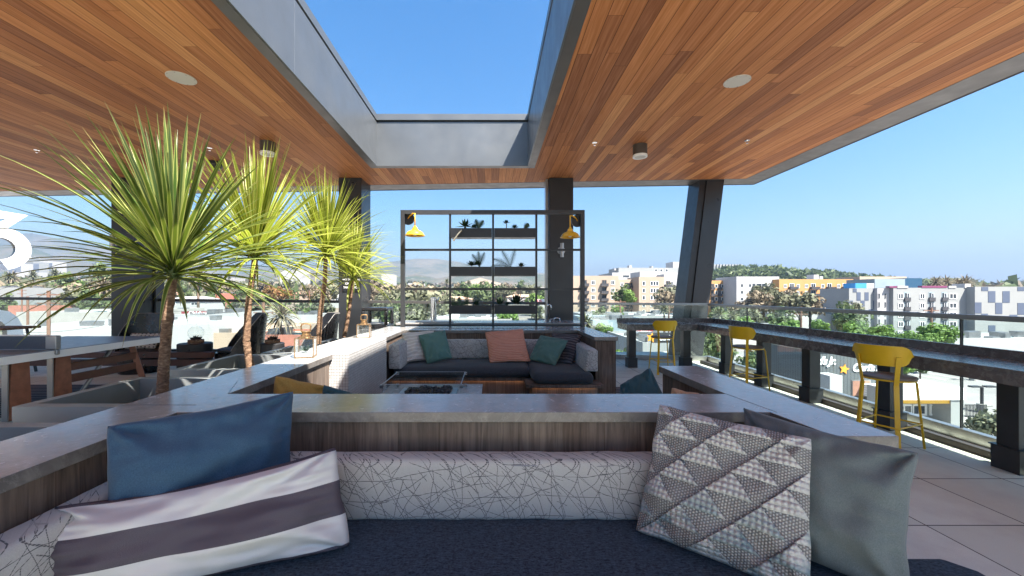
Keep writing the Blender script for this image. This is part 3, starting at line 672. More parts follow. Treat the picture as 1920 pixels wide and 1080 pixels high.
g = MB().box(gx0,gx1,gy0-.001,gy0+.009,.590,.5925).box(gx0,gx1,gy1-.009,gy1+.001,.590,.5925).box(gx0-.001,gx0+.009,gy0,gy1,.590,.5925).box(gx1-.009,gx1+.001,gy0,gy1,.590,.5925)
obj('glass_edge', g, M['alu'], fp)

# ================================================================ PILLOWS
def pillow(name, lab, BL, BR, TR, TL, T, mat, group=None, N=44, seed=1, pinch=.05, wr=1.0, power=.42, disp=None, slump=0.0):
    BL, BR, TR, TL = map(Vector, (BL, BR, TR, TL)); c0 = (BL+BR+TR+TL)/4
    nrm = ((BR-BL)+(TR-TL)).cross((TL-BL)+(TR-BR)).normalized()      # towards the viewer for BL->BR x up
    Wd = (BR-BL).length; Hh = (TL-BL).length
    vs, uv, fs = [], [], []
    def P(i, j, side):
        u = i/N; v = j/N; a = 2*u-1; b = 2*v-1
        wob = .022*(mnoise.noise((a*2.6+seed, b*2.6, 1.3*seed))); cr = 1-.035*(abs(a*b))**5
        a2 = cr*a*(1-pinch*(1-b*b)*abs(a)**2) + wob; b2 = cr*b*(1-pinch*(1-a*a)*abs(b)**2) + wob
        uu, vv = (a2+1)/2, (b2+1)/2
        p = BL.lerp(BR, uu).lerp(TL.lerp(TR, uu), vv)
        e = max(0, (1-a*a)*(1-b*b)); h = T/2*e**power
        # corner creases and soft wrinkles
        w = 0
        for ca, cb in ((-1,-1),(1,-1),(1,1),(-1,1)):
            dx, dy = a-ca, b-cb; r = math.hypot(dx, dy); th = math.atan2(dy, dx); w += math.exp(-r*1.9)*math.sin(th*8+seed*1.7+ca*2+cb)*.019
        w += .022*mnoise.noise((a*1.6+seed*3.1, b*1.6, side*5)) + .008*mnoise.noise((a*4+seed, b*4+2, side*9))
        edge = 1-max(abs(a),abs(b)); w += .008*2.2*math.exp(-edge*5)*mnoise.noise(((a if abs(b)>abs(a) else b)*8, seed, side*3))
        k = min(1, edge*5)
        h = h + w*wr*k*T/.15
        sag = slump*math.sin(math.pi*u)*(v**2)
        q = p + nrm*(h if side == 0 else -h*.75); q.z -= sag
        if disp is not None and side == 0: q = q + nrm*disp(u, v)*k
        return q
    idx = {}
    for j in range(N+1):
        for i in range(N+1):
            idx[(0,i,j)] = len(vs); vs.append(P(i,j,0)); uv.append((i/N, j/N))
    M2 = N
    for j in range(N+1):
        for i in range(N+1):
            if i in (0,N) or j in (0,N): idx[(1,i,j)] = idx[(0,i,j)]
            else: idx[(1,i,j)] = len(vs); vs.append(P(i,j,1)); uv.append((i/N, j/N))
    for j in range(N):
        for i in range(N):
            fs.append((idx[(0,i,j)],idx[(0,i+1,j)],idx[(0,i+1,j+1)],idx[(0,i,j+1)]))
            fs.append((idx[(1,i,j)],idx[(1,i,j+1)],idx[(1,i+1,j+1)],idx[(1,i+1,j)]))
    m = MB(); m.v = [tuple(p) for p in vs]; m.f = fs; m.m = [0]*len(fs); m.uv = uv
    o = obj(name, m, mat, smooth=True, recentre=True)
    return tag(o, lab, 'pillow', group)
G1 = 'throw pillows on the near bench'; G2 = 'throw pillows on the far bench'
pillow('throw_pillow', 'large slate blue pillow in the left corner of the near bench', (-1.33,1.29,.47), (-.835,1.685,.52), (-.90,1.80,.985), (-1.385,1.40,.955), .23, M['blue'], G1, seed=2, pinch=.08, N=70, wr=1.3)
pillow('throw_pillow', 'long cream lumbar pillow with wide charcoal stripes lying in front of the blue pillow', (-1.42,1.19,.44), (-.525,1.50,.455), (-.62,1.585,.81), (-1.47,1.305,.715), .25, M['bigstripe'], G1, seed=5, pinch=.035, N=70, wr=1.2, slump=.03)
# tufted pillow
def knit():
    def d(u, v):
        sv = v*6.6; row = math.floor(sv); fv = sv-row; su = u*3.2 - row*.42; fu = su-math.floor(su)
        if (1-fv)*.44 > abs(fu-.5) and fv > .03:
            return .006 + .013*abs(math.sin(fv*4.0*math.pi))**.6*(.45+.55*abs(math.sin(u*30*math.pi)))
        return 0
    return d
def knitmat():
    t = NT('grey_teal_tufted_knit'); x, y, z = t.sep(t.co('UV'))
    sv = t.ma('MULTIPLY', y, 6.6); row = t.ma('FLOOR', sv); fv = t.ma('FRACT', sv); fu = t.ma('FRACT', t.ma('SUBTRACT', t.ma('MULTIPLY', x, 3.2), t.ma('MULTIPLY', row, .42)))
    ins = t.ma('GREATER_THAN', t.ma('MULTIPLY', t.ma('SUBTRACT', 1, fv), .44), t.ma('ABSOLUTE', t.ma('SUBTRACT', fu, .5)))
    S_ = lambda q, k: t.ma('ABSOLUTE', t.ma('SINE', t.ma('MULTIPLY', q, k*math.pi)))
    kn = t.ma('MULTIPLY', S_(fv, 4.0), t.ma('ADD', .4, t.ma('MULTIPLY', S_(x, 30), .6)))
    wv = t.ma('MULTIPLY', S_(x, 58), S_(t.ma('ADD', y, t.ma('MULTIPLY', t.ma('FLOOR', t.ma('MULTIPLY', x, 58)), .5/50)), 50))
    nz = t.noise(t.co('UV'), 5, 3); tl = t.ma('MULTIPLY', t.rng(t.ma('ADD', y, t.ma('MULTIPLY', nz, .25)), .66, .42), t.rng(nz, .40, .55))
    n2 = t.noise(t.co('UV'), 90, 2); g = t.mix(wv, (.15,.148,.145), t.mix(n2, (.36,.355,.345), (.50,.49,.475))); tf = t.mix(n2, (.40,.395,.385), (.58,.57,.55)); c = t.mix(ins, g, tf)
    c = t.mix(t.ma('MULTIPLY', tl, t.ma('MULTIPLY', ins, .7)), c, (.11,.20,.235)); t.bump(t.ma('ADD', t.ma('MULTIPLY', n2, .3), t.mix(ins, wv, kn)), .004)
    return t.fin(c, .95, 0, .1)
M['knit'] = knitmat()
pillow('throw_pillow', 'chunky grey and teal knit pillow with tufted triangles on the near bench', (.575,1.60,.452), (1.03,1.245,.43), (1.185,1.44,.895), (.735,1.73,.945), .20, M['knit'], G1, seed=9, pinch=.06, N=260, disp=knit())
pillow('throw_pillow', 'plain grey linen pillow behind the knit pillow', (.98,1.55,.45), (1.33,1.24,.435), (1.43,1.305,.895), (1.095,1.72,.935), .25, M['greylin'], G1, seed=12, pinch=.08, N=60)
# middle bench (seen over the coping)
G3 = 'throw pillows peeking over the near bench wall'
pillow('throw_pillow', 'ochre pillow leaning on the left arm behind the near bench wall', (-1.40,2.40,.46), (-1.22,2.90,.46), (-1.05,2.62,.80), (-1.41,2.55,.90), .18, M['ochre'], G3, seed=4, pinch=.05)
pillow('throw_pillow', 'teal pillow corner showing beside the ochre pillow', (-1.08,2.35,.46), (-.62,2.45,.46), (-.66,2.32,.80), (-1.04,2.42,.87), .13, M['teal'], G3, seed=6)
pillow('throw_pillow', 'dark sage pillow resting inside the right arm behind the near bench wall', (.84,2.55,.46), (1.20,2.30,.46), (1.11,2.75,.915), (.88,2.70,.80), .20, M['teal'], G3, seed=7)
pillow('throw_pillow', 'tan pillow barely showing inside the right bench arm', (1.0,2.28,.46), (1.26,2.22,.46), (1.25,2.36,.83), (1.10,2.40,.855), .14, M['tan'], G3, seed=8)
def P(u, v, Y): return tuple(at(u, v, Y))
pillow('throw_pillow', 'cream striped pillow in the left corner of the far bench', P(762,680,5.35), P(800,677,5.5), P(815,619,5.9), P(752,624,5.55), .16, M['creamstripe'], G2, seed=21, N=36)
pillow('throw_pillow', 'sage green pillow beside the cream striped pillow on the far bench', P(800,684,5.32), P(849,672,5.45), P(835,618,5.75), P(783,628,5.55), .15, M['green'], G2, seed=22, N=36)
pillow('throw_pillow', 'coral ribbed pillow in the middle of the far bench', P(917,682,5.4), P(996,679,5.42), P(981,616,5.75), P(908,622,5.72), .15, M['coral'], G2, seed=23, N=40)
pillow('throw_pillow', 'charcoal and grey striped pillow in the right corner of the far bench', P(1030,684,5.5), P(1073,684,5.25), P(1093,628,5.6), P(1034,624,5.85), .16, M['greystripe'], G2, seed=24, N=36)
pillow('throw_pillow', 'sage green pillow in front of the grey striped pillow on the far bench', P(991,675,5.45), P(1041,687,5.15), P(1067,638,5.35), P(1013,628,5.7), .15, M['green'], G2, seed=25, N=36)

# ================================================================ LANTERNS
def lantern(lab, x, y, w, h, rz):
    t = thing('glass_lantern', lab, 'lantern', (x,y,TOP+.0015), 'brass and glass lanterns on the stone coping')
    B = t.location; z0 = B.z; g = MB(); a = w/2
    for sx in (-1,1):
        for sy in (-1,1): g.beam((x+sx*a,y+sy*a,z0),(x+sx*a,y+sy*a,z0+h),.008)
    for z in (z0+.004, z0+h):
        for s in (-1,1): g.beam((x-a,y+s*a,z),(x+a,y+s*a,z),.008); g.beam((x+s*a,y-a,z),(x+s*a,y+a,z),.008)
    obj('brass_frame', g, M['brass'], t)
    for s in (-1,1): obj('glass_pane', MB().box(x-a,x+a,y+s*a-.001,y+s*a+.001,z0+.008,z0+h-.006), M['clear'], t); obj('glass_pane', MB().box(x+s*a-.001,x+s*a+.001,y-a,y+a,z0+.008,z0+h-.006), M['clear'], t)
    obj('base_plate', MB().box(x-a,x+a,y-a,y+a,z0,z0+.004), M['brass'], t)
    obj('white_sand', MB().box(x-a+.006,x+a-.006,y-a+.006,y+a-.006,z0+.005,z0+.035), M['white'], t)
    lid = obj('lid', MB().prism([(x-a*.52,y-a*.52),(x+a*.52,y-a*.52),(x+a*.52,y+a*.52),(x-a*.52,y+a*.52)], z0+h+.002, z0+h+.014).lathe([(.042,.014),(.042,.03),(.034,.036),(.034,.05),(.040,.054),(.030,.062),(0,.062)], (x,y,z0+h), 18), M['brass'], t)
    for s in (-1,1): obj('roof_pane', MB().add([(x-a,y+s*a,z0+h),(x+a,y+s*a,z0+h),(x+a*.5,y+s*a*.5,z0+h+.012),(x-a*.5,y+s*a*.5,z0+h+.012)],[(0,1,2,3)]), M['clear'], t)
    hb = z0+h+.055; g = MB(); g.tube([(x-.036,y,hb),(x-.040,y,hb+.05),(x-.030,y,hb+.066),(x,y,hb+.07),(x+.030,y,hb+.066),(x+.040,y,hb+.05),(x+.036,y,hb)], .007, 8); obj('handle', g, M['brass'], lid, smooth='auto')
    t.rotation_euler.z = rz; return t
L1 = lantern('larger looking brass lantern on the coping beside the front end of the white plinth', -1.64, 3.46, .148, .165, R(14))
lantern('brass lantern on the far coping behind the white plinth', -1.635, 5.02, .150, .165, R(10))
t = thing('air_plant', 'small green air plant inside the nearer brass lantern', 'plant', (-1.64,3.46,TOP+.04))

# ================================================================ PLANTS
def leaf_strip(m, base, az, el, L, w, droop, segs=9, fold=.25, twist=0.0, wb=.5):
    """arching sword leaf with a keel; UV x across, y along"""
    d = Vector((math.cos(az)*math.cos(el), math.sin(az)*math.cos(el), math.sin(el))); p = Vector(base); st = L/segs
    side0 = Vector((-math.sin(az), math.cos(az), 0)); b = len(m.v)
    for k in range(segs+1):
        s = k/segs; wd = w*(wb+(1-wb)*min(1, s*3.2))*(1-max(0,(s-.35)/.65)**1.6); wd = max(wd, .0008)
        sd = (side0*math.cos(twist*s) + side0.cross(d)*math.sin(twist*s)).normalized(); up = sd.cross(d)
        m.v += [tuple(p - sd*wd/2 + up*wd*fold), tuple(p), tuple(p + sd*wd/2 + up*wd*fold)]; m.uv += [(0,s),(.5,s),(1,s)]
        if k < segs: m.f += [(b+3*k,b+3*k+1,b+3*k+4,b+3*k+3),(b+3*k+1,b+3*k+2,b+3*k+5,b+3*k+4)]; m.m += [0,0]
        d = (d + Vector((0,0,-droop*st*(.35+1.6*s)))).normalized(); p = p + d*st
def potted_palm(lab, pts, r0, r1, crown_r, n, w, mat, seed, up=.0, lean=(0,0)):
    r0 *= .8; r1 *= .8
    rr = random.Random(seed); base = Vector(pts[0])
    t = thing('palm_plant', lab, 'palm', tuple(base), 'tall dracaena palms in the grey planters')
    m = MB(); P_ = []; Rd = []; K = 40
    for k in range(K+1):
        s = k/K; q = s*(len(pts)-1); i = min(int(q), len(pts)-2); f = q-i; f = f*f*(3-2*f) if len(pts) > 2 else f
        p = Vector(pts[i]).lerp(Vector(pts[i+1]), f); P_.append(p); Rd.append((r0+(r1-r0)*s)*(1+.07*math.sin(k*2.4)+.05*rr.random()))
    m.tube(P_, Rd, 12); obj('trunk', m, M['bark'], t, smooth=True)
    top = P_[-1]; m = MB(); m.uv = []
    for k in range(n):
        q = (k+.5)/n; az = k*2.39996 + rr.uniform(-.25,.25)
        el = R(88) - (q**.95)*R(92) + rr.gauss(0, .08)
        L = crown_r*(.80+.28*rr.random())*(1-.10*max(0, q-.75)*4*rr.random()); dr = rr.uniform(.10,.45) + (q**2.5)*rr.uniform(.35,1.1) + (1.1 if rr.random() < .025 else 0)
        if el < -.1: dr *= .6
        bz = top + Vector((math.cos(az)*.02, math.sin(az)*.02, -.04 + .20*(1-q)))
        leaf_strip(m, bz, az, el, L, w*(.75+.4*rr.random()), dr/crown_r, 10, .22, rr.uniform(-.5,.5))
    o = obj('crown', m, mat, t, smooth=True)
    m = MB(); m.lathe([(r1*1.02,-.05),(r1*1.3,.0),(r1*1.2,.06),(r1*.4,.12)], tuple(top), 12); obj('crown_heart', m, M['leafcore'], t, smooth=True)
    return t
M['leafcore'] = simple('leaf_bases', (.10,.13,.03), .6, 0, .4, 20)
def tp(u, v, Y): return tuple(at(u, v, Y))
potted_palm('front palm with dark green arching leaves, tallest and nearest of the four', [tp(304,740,2.95), tp(307,690,2.95), tp(313,600,2.95), tp(325,512,2.95)], .048, .036, 1.02, 215, .037, M['leafA'], 3)
potted_palm('second palm with lime leaves behind the front palm', [tp(470,695,4.2), tp(462,640,4.2), tp(466,570,4.2), tp(479,480,4.2)], .050, .034, 1.13, 215, .036, M['leafB'], 7)
potted_palm('third palm with lime leaves in front of the second column', [tp(597,645,5.3), tp(600,590,5.3), tp(609,530,5.3), tp(611,478,5.3)], .045, .032, 1.0, 200, .036, M['leafB'], 11)
potted_palm('smallest lime palm nearest to the shelf frame', [tp(645,632,6.2), tp(652,600,6.2), tp(657,560,6.2), tp(662,520,6.2)], .040, .028, .88, 150, .034, M['leafB'], 15)
# planters
ZR = .70
def planter(lab, y0, y1, x0=-3.06, x1=-1.87, zr=ZR):
    t = thing('planter_box', lab, 'planter', ((x0+x1)/2,(y0+y1)/2,0), 'grey rectangular planters in a row'); w = .075; s = .02
    m = MB(); yo0, yo1 = y0, y1
    m.box(x0,x1,y0,y0+s,0,zr).box(x0,x1,y1-s,y1,0,zr).box(x0,x0+s,y0+s,y1-s,0,zr).box(x1-s,x1,y0+s,y1-s,0,zr)
    obj('planter_shell', m, M['planter'], t)
    m = MB(); q = .0015
    m.add([(x0-q,y0-q,zr+.003),(x1+q,y0-q,zr+.003),(x1+q,y1+q,zr+.003),(x0-q,y1+q,zr+.003),(x0+w,y0+w,zr+.003),(x1-w,y0+w,zr+.003),(x1-w,y1-w,zr+.003),(x0+w,y1-w,zr+.003)], [(0,1,5,4),(1,2,6,5),(2,3,7,6),(3,0,4,7)])
    b = len(m.v); lo = zr-.075
    m.add([(x0-q,y0-q,zr+.003),(x1+q,y0-q,zr+.003),(x1+q,y1+q,zr+.003),(x0-q,y1+q,zr+.003),(x0-q,y0-q,lo),(x1+q,y0-q,lo),(x1+q,y1+q,lo),(x0-q,y1+q,lo)], [(1,0,4,5),(2,1,5,6),(3,2,6,7),(0,3,7,4)])
    m.add([(x0+w,y0+w,zr+.003),(x1-w,y0+w,zr+.003),(x1-w,y1-w,zr+.003),(x0+w,y1-w,zr+.003),(x0+w-.012,y0+w-.012,lo-.1),(x1-w+.012,y0+w-.012,lo-.1),(x1-w+.012,y1-w+.012,lo-.1),(x0+w-.012,y1-w+.012,lo-.1)], [(0,1,5,4),(1,2,6,5),(2,3,7,6),(3,0,4,7)])
    obj('rim', m, M['planter'], t, bevel=.004)
    m = MB(); nx, ny = 14, 14
    for j in range(ny+1):
        for i in range(nx+1): m.v.append((x0+s+(x1-x0-2*s)*i/nx, y0+s+(y1-y0-2*s)*j/ny, zr-.17+.02*mnoise.noise((i*.7,j*.7,y0))))
    m.f = [(j*(nx+1)+i, j*(nx+1)+i+1, (j+1)*(nx+1)+i+1, (j+1)*(nx+1)+i) for j in range(ny) for i in range(nx)]; m.m = [0]*len(m.f)
    obj('soil', m, M['soil'], t, smooth=True); return t
planter('nearest grey planter box beside the stone coping at lower left', 1.10, 2.19)
planter('grey planter box holding the front palm', 2.50, 3.40)
planter('grey planter box holding the second palm', 3.72, 4.70)
planter('grey planter box holding the third palm', 4.92, 5.62, -2.9, -1.87, .68)
planter('grey planter box farthest along the row with the smallest palm', 5.82, 6.7, -2.75, -1.87, .66)
# succulents
def rosette(lab, x, y, z, n, L, w, mat, el0=80, el1=5, droop=.3, cat='succulent', name='succulent', group=None, seed=1, fold=.3, wb=.6):
    rr = random.Random(seed); m = MB(); m.uv = []
    for k in range(n):
        q = k/max(1,n-1); leaf_strip(m, (x,y,z), k*2.4+rr.uniform(-.2,.2), R(el0+(el1-el0)*q)+rr.uniform(-.1,.1), L*(.65+.4*q)*rr.uniform(.9,1.1), w, droop/L*rr.uniform(.4,1.2), 6, fold, 0, wb)
    return tag(obj(name, m, mat, smooth=True, recentre=True), lab, cat, group)
M['succ'] = simple('lime_succulent', (.20,.28,.03), .45, 0, .3, 15)
M['pinks'] = simple('pink_succulent', (.36,.17,.15), .5, 0, .3, 18)
M['dgreen'] = island('dark_plant_leaf', [(.012,.030,.018),(.03,.06,.03),(.05,.085,.04)], .45, .0)
rosette('bright lime succulent in the third planter behind the brass lantern', -2.05, 4.98, .66, 30, .16, .06, M['succ'], seed=3)
rosette('dusty pink succulent beside the smallest palm trunk', ux(650,5.95), 5.95, .66, 34, .13, .07, M['pinks'], seed=5, fold=.45)
bpy.data.objects.remove(t) if False else None
m = MB(); m.uv = []; rr = random.Random(2)
for k in range(22): leaf_strip(m, (-1.64,3.46,TOP+.05), k*2.4, R(75-60*k/22), .06, .010, 3, 5, .3)
obj('foliage', m, M['dgreen'], bpy.data.objects['air_plant'], smooth=True)
# ================================================================ PLANT SHELF FRAME
YF = 6.62; FX0, FX1 = -1.50, 1.53; FZ0, FZ1 = .872, 2.84
fr_ = thing('plant_shelf_frame', 'tall dark steel grid frame with six planter troughs standing on the far bench coping', 'shelf', (0,YF,FZ0))
V1, V2, V3 = ux(844,YF), ux(924.5,YF), ux(1005.5,YF); b = .034
for x in (FX0, FX1): obj('post', MB().box(x-b, x+b, YF-b, YF+b, FZ0, FZ1), M['framem'] if 'framem' in M else M['dark'], fr_, bevel=.002)
obj('top_bar', MB().box(FX0+b, FX1-b, YF-b, YF+b, FZ1-.07, FZ1), M['dark'], fr_, bevel=.002)
for x in (V1, V2, V3): obj('mullion', MB().box(x-.017, x+.017, YF-.02, YF+.02, FZ0, FZ1-.07), M['dark2'], fr_)
for v in (468.5, 542): z = vz(v, YF); obj('rail', MB().box(FX0+b, FX1-b, YF-.018, YF+.018, z-.018, z+.018), M['dark2'], fr_)
obj('rail', MB().box(FX0+b, FX1-b, YF-.018, YF+.018, FZ0+.012, FZ0+.045), M['dark2'], fr_)
tro = []
for v0, v1 in ((430,447),(501,518),(572.5,588)):
    for a, c in ((V1, V2), (V2, V3)):
        z0, z1 = vz(v1,YF), vz(v0,YF); y0, y1 = YF-.13, YF+.10; m = MB(); x0, x1 = a+.019, c-.019
        m.box(x0,x1,y0,y0+.01,z0,z1).box(x0,x1,y1-.01,y1,z0,z1).box(x0,x0+.01,y0+.01,y1-.01,z0,z1).box(x1-.01,x1,y0+.01,y1-.01,z0,z1).box(x0+.01,x1-.01,y0+.01,y1-.01,z0,z0+.01)
        o = obj('planter_trough', m, M['dark2'], fr_, bevel=.002); obj('soil', MB().box(x0+.012,x1-.012,y0+.012,y1-.012,z0+.08,z1-.02), M['soil'], o)
def fern(lab, x, y, z, fronds, L, seed, group='plants in the frame troughs'):
    rr = random.Random(seed); m = MB(); m.uv = []
    for az, el in fronds:
        d = Vector((math.cos(az)*math.cos(el), math.sin(az)*math.cos(el)*.6, math.sin(el))).normalized(); p = Vector((x,y,z)); K = 16
        for k in range(K):
            q = p + d*(L/K); side = d.cross(Vector((0,1,0))).normalized(); ll = .055*math.sin(math.pi*(k+1.5)/(K+1.5))+.008
            m.tube([p, q], .0025, 4)
            for s in (-1,1):
                e = q + side*s*ll + d*ll*.5; n_ = len(m.v); m.v += [tuple(q), tuple(q+d*.010), tuple(e), tuple(q-d*.004)]; m.f.append((n_,n_+1,n_+2,n_+3)); m.m.append(0)
            p = q; d = (d + Vector((0,0,-.045))).normalized()
    m.uv = None; return tag(obj('fern', m, M['dgreen'], recentre=True), lab, 'fern', group)
GP = 'plants in the frame troughs'
def ros(lab, u, v, n, L, w, seed, el1=5, name='agave', cat='agave'): return rosette(lab, ux(u,YF), YF-.02, vz(v,YF), n, L, w, M['dgreen'], 85, el1, .25, cat, name, GP, seed, .25, .5)
ros('spiky dark agave at the left end of the top left trough', 872, 424, 20, .17, .045, 1, -10)
ros('small leafy succulent right of the agave in the top left trough', 889, 427, 14, .09, .04, 2, 5, 'succulent', 'succulent')
fern('thin fern sprig at the right of the top left trough', ux(897,YF), YF, vz(430,YF), [(0.3,1.2),(2.6,1.35)], .17, 3)
ros('round headed aeonium in the top right trough', 949, 418, 16, .07, .035, 4, 0, 'aeonium', 'aeonium')
ros('low bushy succulent beside the aeonium in the top right trough', 965, 427, 20, .08, .03, 5, 0, 'succulent', 'succulent')
fern('tiny sprig at the right end of the top right trough', ux(983,YF), YF, vz(431,YF), [(0.5,1.1)], .13, 6)
m = MB(); m.tube([at(949,430,YF), at(950,424,YF), at(949,418,YF)], .008, 6); m.tube([at(866,432,YF-.15), at(858,440,YF-.18), at(850,452,YF-.18)], [.016,.012,.016], 6)
tag(obj('trailing_succulent', m, simple('pale_stem', (.20,.18,.14), .8), recentre=True), 'pale woody succulent stem trailing over the top left trough', 'succulent', GP)
ros('spiky agave at the centre of the middle left trough', 884, 497, 20, .12, .035, 7, -5)
ros('bushy succulent at the centre of the middle left trough', 895, 496, 26, .10, .04, 8, 0, 'succulent', 'succulent')
fern('upright fern in the middle left trough', ux(899,YF), YF, vz(501,YF), [(0.6,1.3),(2.4,1.1),(2.0,1.45)], .26, 9)
fern('wide spreading fern in the middle right trough', ux(957,YF), YF, vz(502,YF), [(2.9,.75),(2.6,1.2),(2.9,.4),(0.6,1.35)], .33, 10)
ros('leafy rosette at the right of the middle right trough', 977, 499, 20, .09, .035, 11, 0, 'succulent', 'succulent')
fern('fern fronds spreading at the left of the bottom left trough', ux(862,YF), YF, vz(573,YF), [(2.9,.5),(0.4,.6),(1.7,1.0)], .16, 12)
fern('curling fern frond in the middle of the bottom left trough', ux(877,YF), YF, vz(573,YF), [(1.9,1.5),(2.5,1.3)], .30, 13)
ros('yellow green rosette in the bottom left trough', 893, 571, 24, .11, .04, 14, 0, 'succulent', 'succulent')
ros('small agave at the left of the bottom right trough', 936, 570, 14, .17, .04, 15, 5)
ros('large agave in the bottom right trough', 968, 568, 20, .24, .06, 16, -5)
ros('low dark succulent between the two agaves', 951, 571, 16, .07, .03, 17, 0, 'succulent', 'succulent')
# barn lamps
def barn(lab, xs, xd, z, zd):
    t = thing('barn_lamp', lab, 'lamp', (xs,YF-.1,z), 'yellow barn lamps on the plant frame')
    y = YF-.10
    pr = [(.018,.16),(.022,.135),(.040,.128),(.043,.10),(.056,.094),(.058,.078),(.088,.072),(.118,.056),(.140,.030),(.148,.008),(.165,-.004),(.165,-.011),(.146,-.004),(.134,.022),(.112,.048),(.08,.064),(0,.068)]
    obj('shade', MB().lathe(pr, (xs,y,z), 36), M['lampyel'], t, smooth='auto')
    obj('bulb', MB().lathe([(0,-.012),(.028,0),(.03,.025),(.014,.05)], (xs,y,z), 14), M['white'], t, smooth=True)
    m = MB(); m.tube([(xs,y,z+.16),(xs,y,zd+.03),(xs,y+.01,zd+.055),(xs+(xd-xs)*.3,y+.03,zd+.062),(xs+(xd-xs)*.8,YF+.03,zd+.04),(xd,YF+.05,zd)], .011, 8); obj('gooseneck', m, M['lampyel'], t, smooth=True)
    m = MB(); m.cyl((0,0,0), .105, .03, 28); m.xf(Matrix.Translation((xd,YF+.075,zd)) @ Matrix.Rotation(R(90),4,'X')); obj('backplate', m, M['dark2'], t, smooth='auto')
barn('left yellow barn lamp on the plant frame', ux(778,YF-.1), ux(764,YF), vz(441,YF-.1), vz(409,YF))
barn('right yellow barn lamp on the plant frame', ux(1069,YF-.1), ux(1084,YF), vz(444,YF-.1), vz(413,YF))
# rear serving counter with tap tower and sink taps
rc = thing('serving_counter', 'low stone serving counter behind the plant frame', 'counter', (0,7.5,0))
obj('countertop', MB().box(-1.75,1.75,7.15,7.85,.86,.90), M['stone'], rc, bevel=.003); obj('cabinet', MB().box(-1.7,1.7,7.2,7.8,0,.859), M['reclaimed'], rc)
Yt = 7.45; t = thing('beer_tap_tower', 'tall polished chrome tap tower behind the plant frame', 'tap', (ux(813,Yt),Yt,.9)); x = ux(813,Yt)
obj('column', MB().lathe([(.085,0),(.085,.015),(.058,.02),(.058,.44),(.064,.445),(.064,.46),(0,.465)], (x,Yt,.9), 28), M['chrome'], t, smooth='auto')
obj('tap', MB().tube([(x+.05,Yt,1.30),(x+.10,Yt-.02,1.31),(x+.125,Yt-.03,1.27)], .012, 8).tube([(x+.09,Yt-.02,1.31),(x+.10,Yt-.02,1.37)], .012, 8), M['chrome'], t, smooth='auto')
tag(obj('drip_tray', MB().box(x-.32,x+.38,Yt-.14,Yt+.10,.902,.918), M['brushed'], recentre=True, bevel=.002), 'steel drip tray under the tap tower', 'tray')
x = ux(1026,Yt); t = thing('gooseneck_tap', 'chrome high neck tap at the right end of the serving counter', 'tap', (x,Yt,.9))
obj('spout', MB().tube([(x,Yt,.90),(x,Yt,1.18)]+[(x+.035-.035*math.cos(a),Yt-.02,1.18+.05*math.sin(a)) for a in np.linspace(0,math.pi,8)]+[(x+.07,Yt-.02,1.13)], .010, 8), M['chrome'], t, smooth=True)
obj('handle', MB().tube([(x-.05,Yt,.90),(x-.05,Yt,.94),(x-.09,Yt-.03,.955)], .010, 8), M['chrome'], t, smooth='auto'); obj('handle', MB().tube([(x+.05,Yt,.90),(x+.05,Yt,.94),(x+.09,Yt-.03,.955)], .010, 8), M['chrome'], t, smooth='auto')
x = ux(1044,Yt); t = thing('low_tap', 'small chrome mixer tap beside the high neck tap', 'tap', (x,Yt,.9))
obj('body', MB().tube([(x-.06,Yt,.90),(x-.05,Yt,.965),(x,Yt,.975),(x+.05,Yt,.965),(x+.06,Yt,.90)], .011, 8), M['chrome'], t, smooth=True)
# black cabinet with openings (towel / waste unit) by the second column
Yb = 7.55; x0, x1 = ux(676,Yb), ux(726,Yb); t = thing('waste_station', 'black rounded waste station with see through hood beside the second column', 'bin', ((x0+x1)/2,Yb+.2,0)); zt = vz(577,Yb); y1 = Yb+.52; zm = vz(610,Yb); w = .065
m = MB(); m.box(x0,x0+w,Yb,Yb+w,zm,zt-w).box(x1-w,x1,Yb,Yb+w,zm,zt-w).box(x0,x0+w,y1-w,y1,zm,zt-w).box(x1-w,x1,y1-w,y1,zm,zt-w).box(x0,x1,Yb,y1,zt-w,zt)
obj('hood', m, M['plastic'], t, bevel=.025, segs=4); obj('cabinet', MB().box(x0,x1,Yb,y1,.02,zm), M['plastic'], t, bevel=.02, segs=3)
obj('shelf_trim', MB().box(x0+.03,x1-.03,Yb-.004,Yb+.002,zm-.09,zm-.07).box(x0+.03,x1-.03,Yb-.004,Yb+.002,zm-.17,zm-.15), M['alu'], t)
obj('liner', MB().box(x0+.08,x1-.08,Yb+.08,y1-.08,zm+.001,zm+.03), M['white'], t, bevel=.012)

# ================================================================ TABLE TENNIS TABLE
TX = -5.2; tt = thing('table_tennis_table', 'grey blue table tennis table with white edge and wooden legs', 'table', (-5.96,4.75,0))
obj('table_top', MB().box(TX-1.525,TX,3.32,4.66,.735,.76).box(TX-1.525,TX,4.70,6.2,.735,.76), M['tttop'] if 'tttop' in M else simple('grey_blue_playing_surface', (.17,.21,.27), .35, 0, .04), tt)
obj('white_apron', MB().box(TX-.02,TX+.003,3.32,6.2,.665,.752).box(TX-1.528,TX-1.505,3.32,6.2,.665,.752).box(TX-1.5,TX-.02,6.18,6.203,.665,.752), M['white'], tt, bevel=.003)
M['dteak'] = simple('dark_teak_stretcher', (.11,.042,.024), .5, 0, .2, 12)  # stretchers are a darker brown wood than the legs
tk = simple('teak', (.25,.095,.05), .5, 0, .25, 12)
Yn = 4.68
net = obj('net', MB().box(TX-1.55,TX-.10,Yn-.004,Yn+.004,.765,.925), simple('grey_net', (.06,.085,.12), .7, 0, .2, 80), tt)
obj('net_tape', MB().box(TX-1.55,TX-.10,Yn-.008,Yn+.008,.922,.938), M['white'], net)
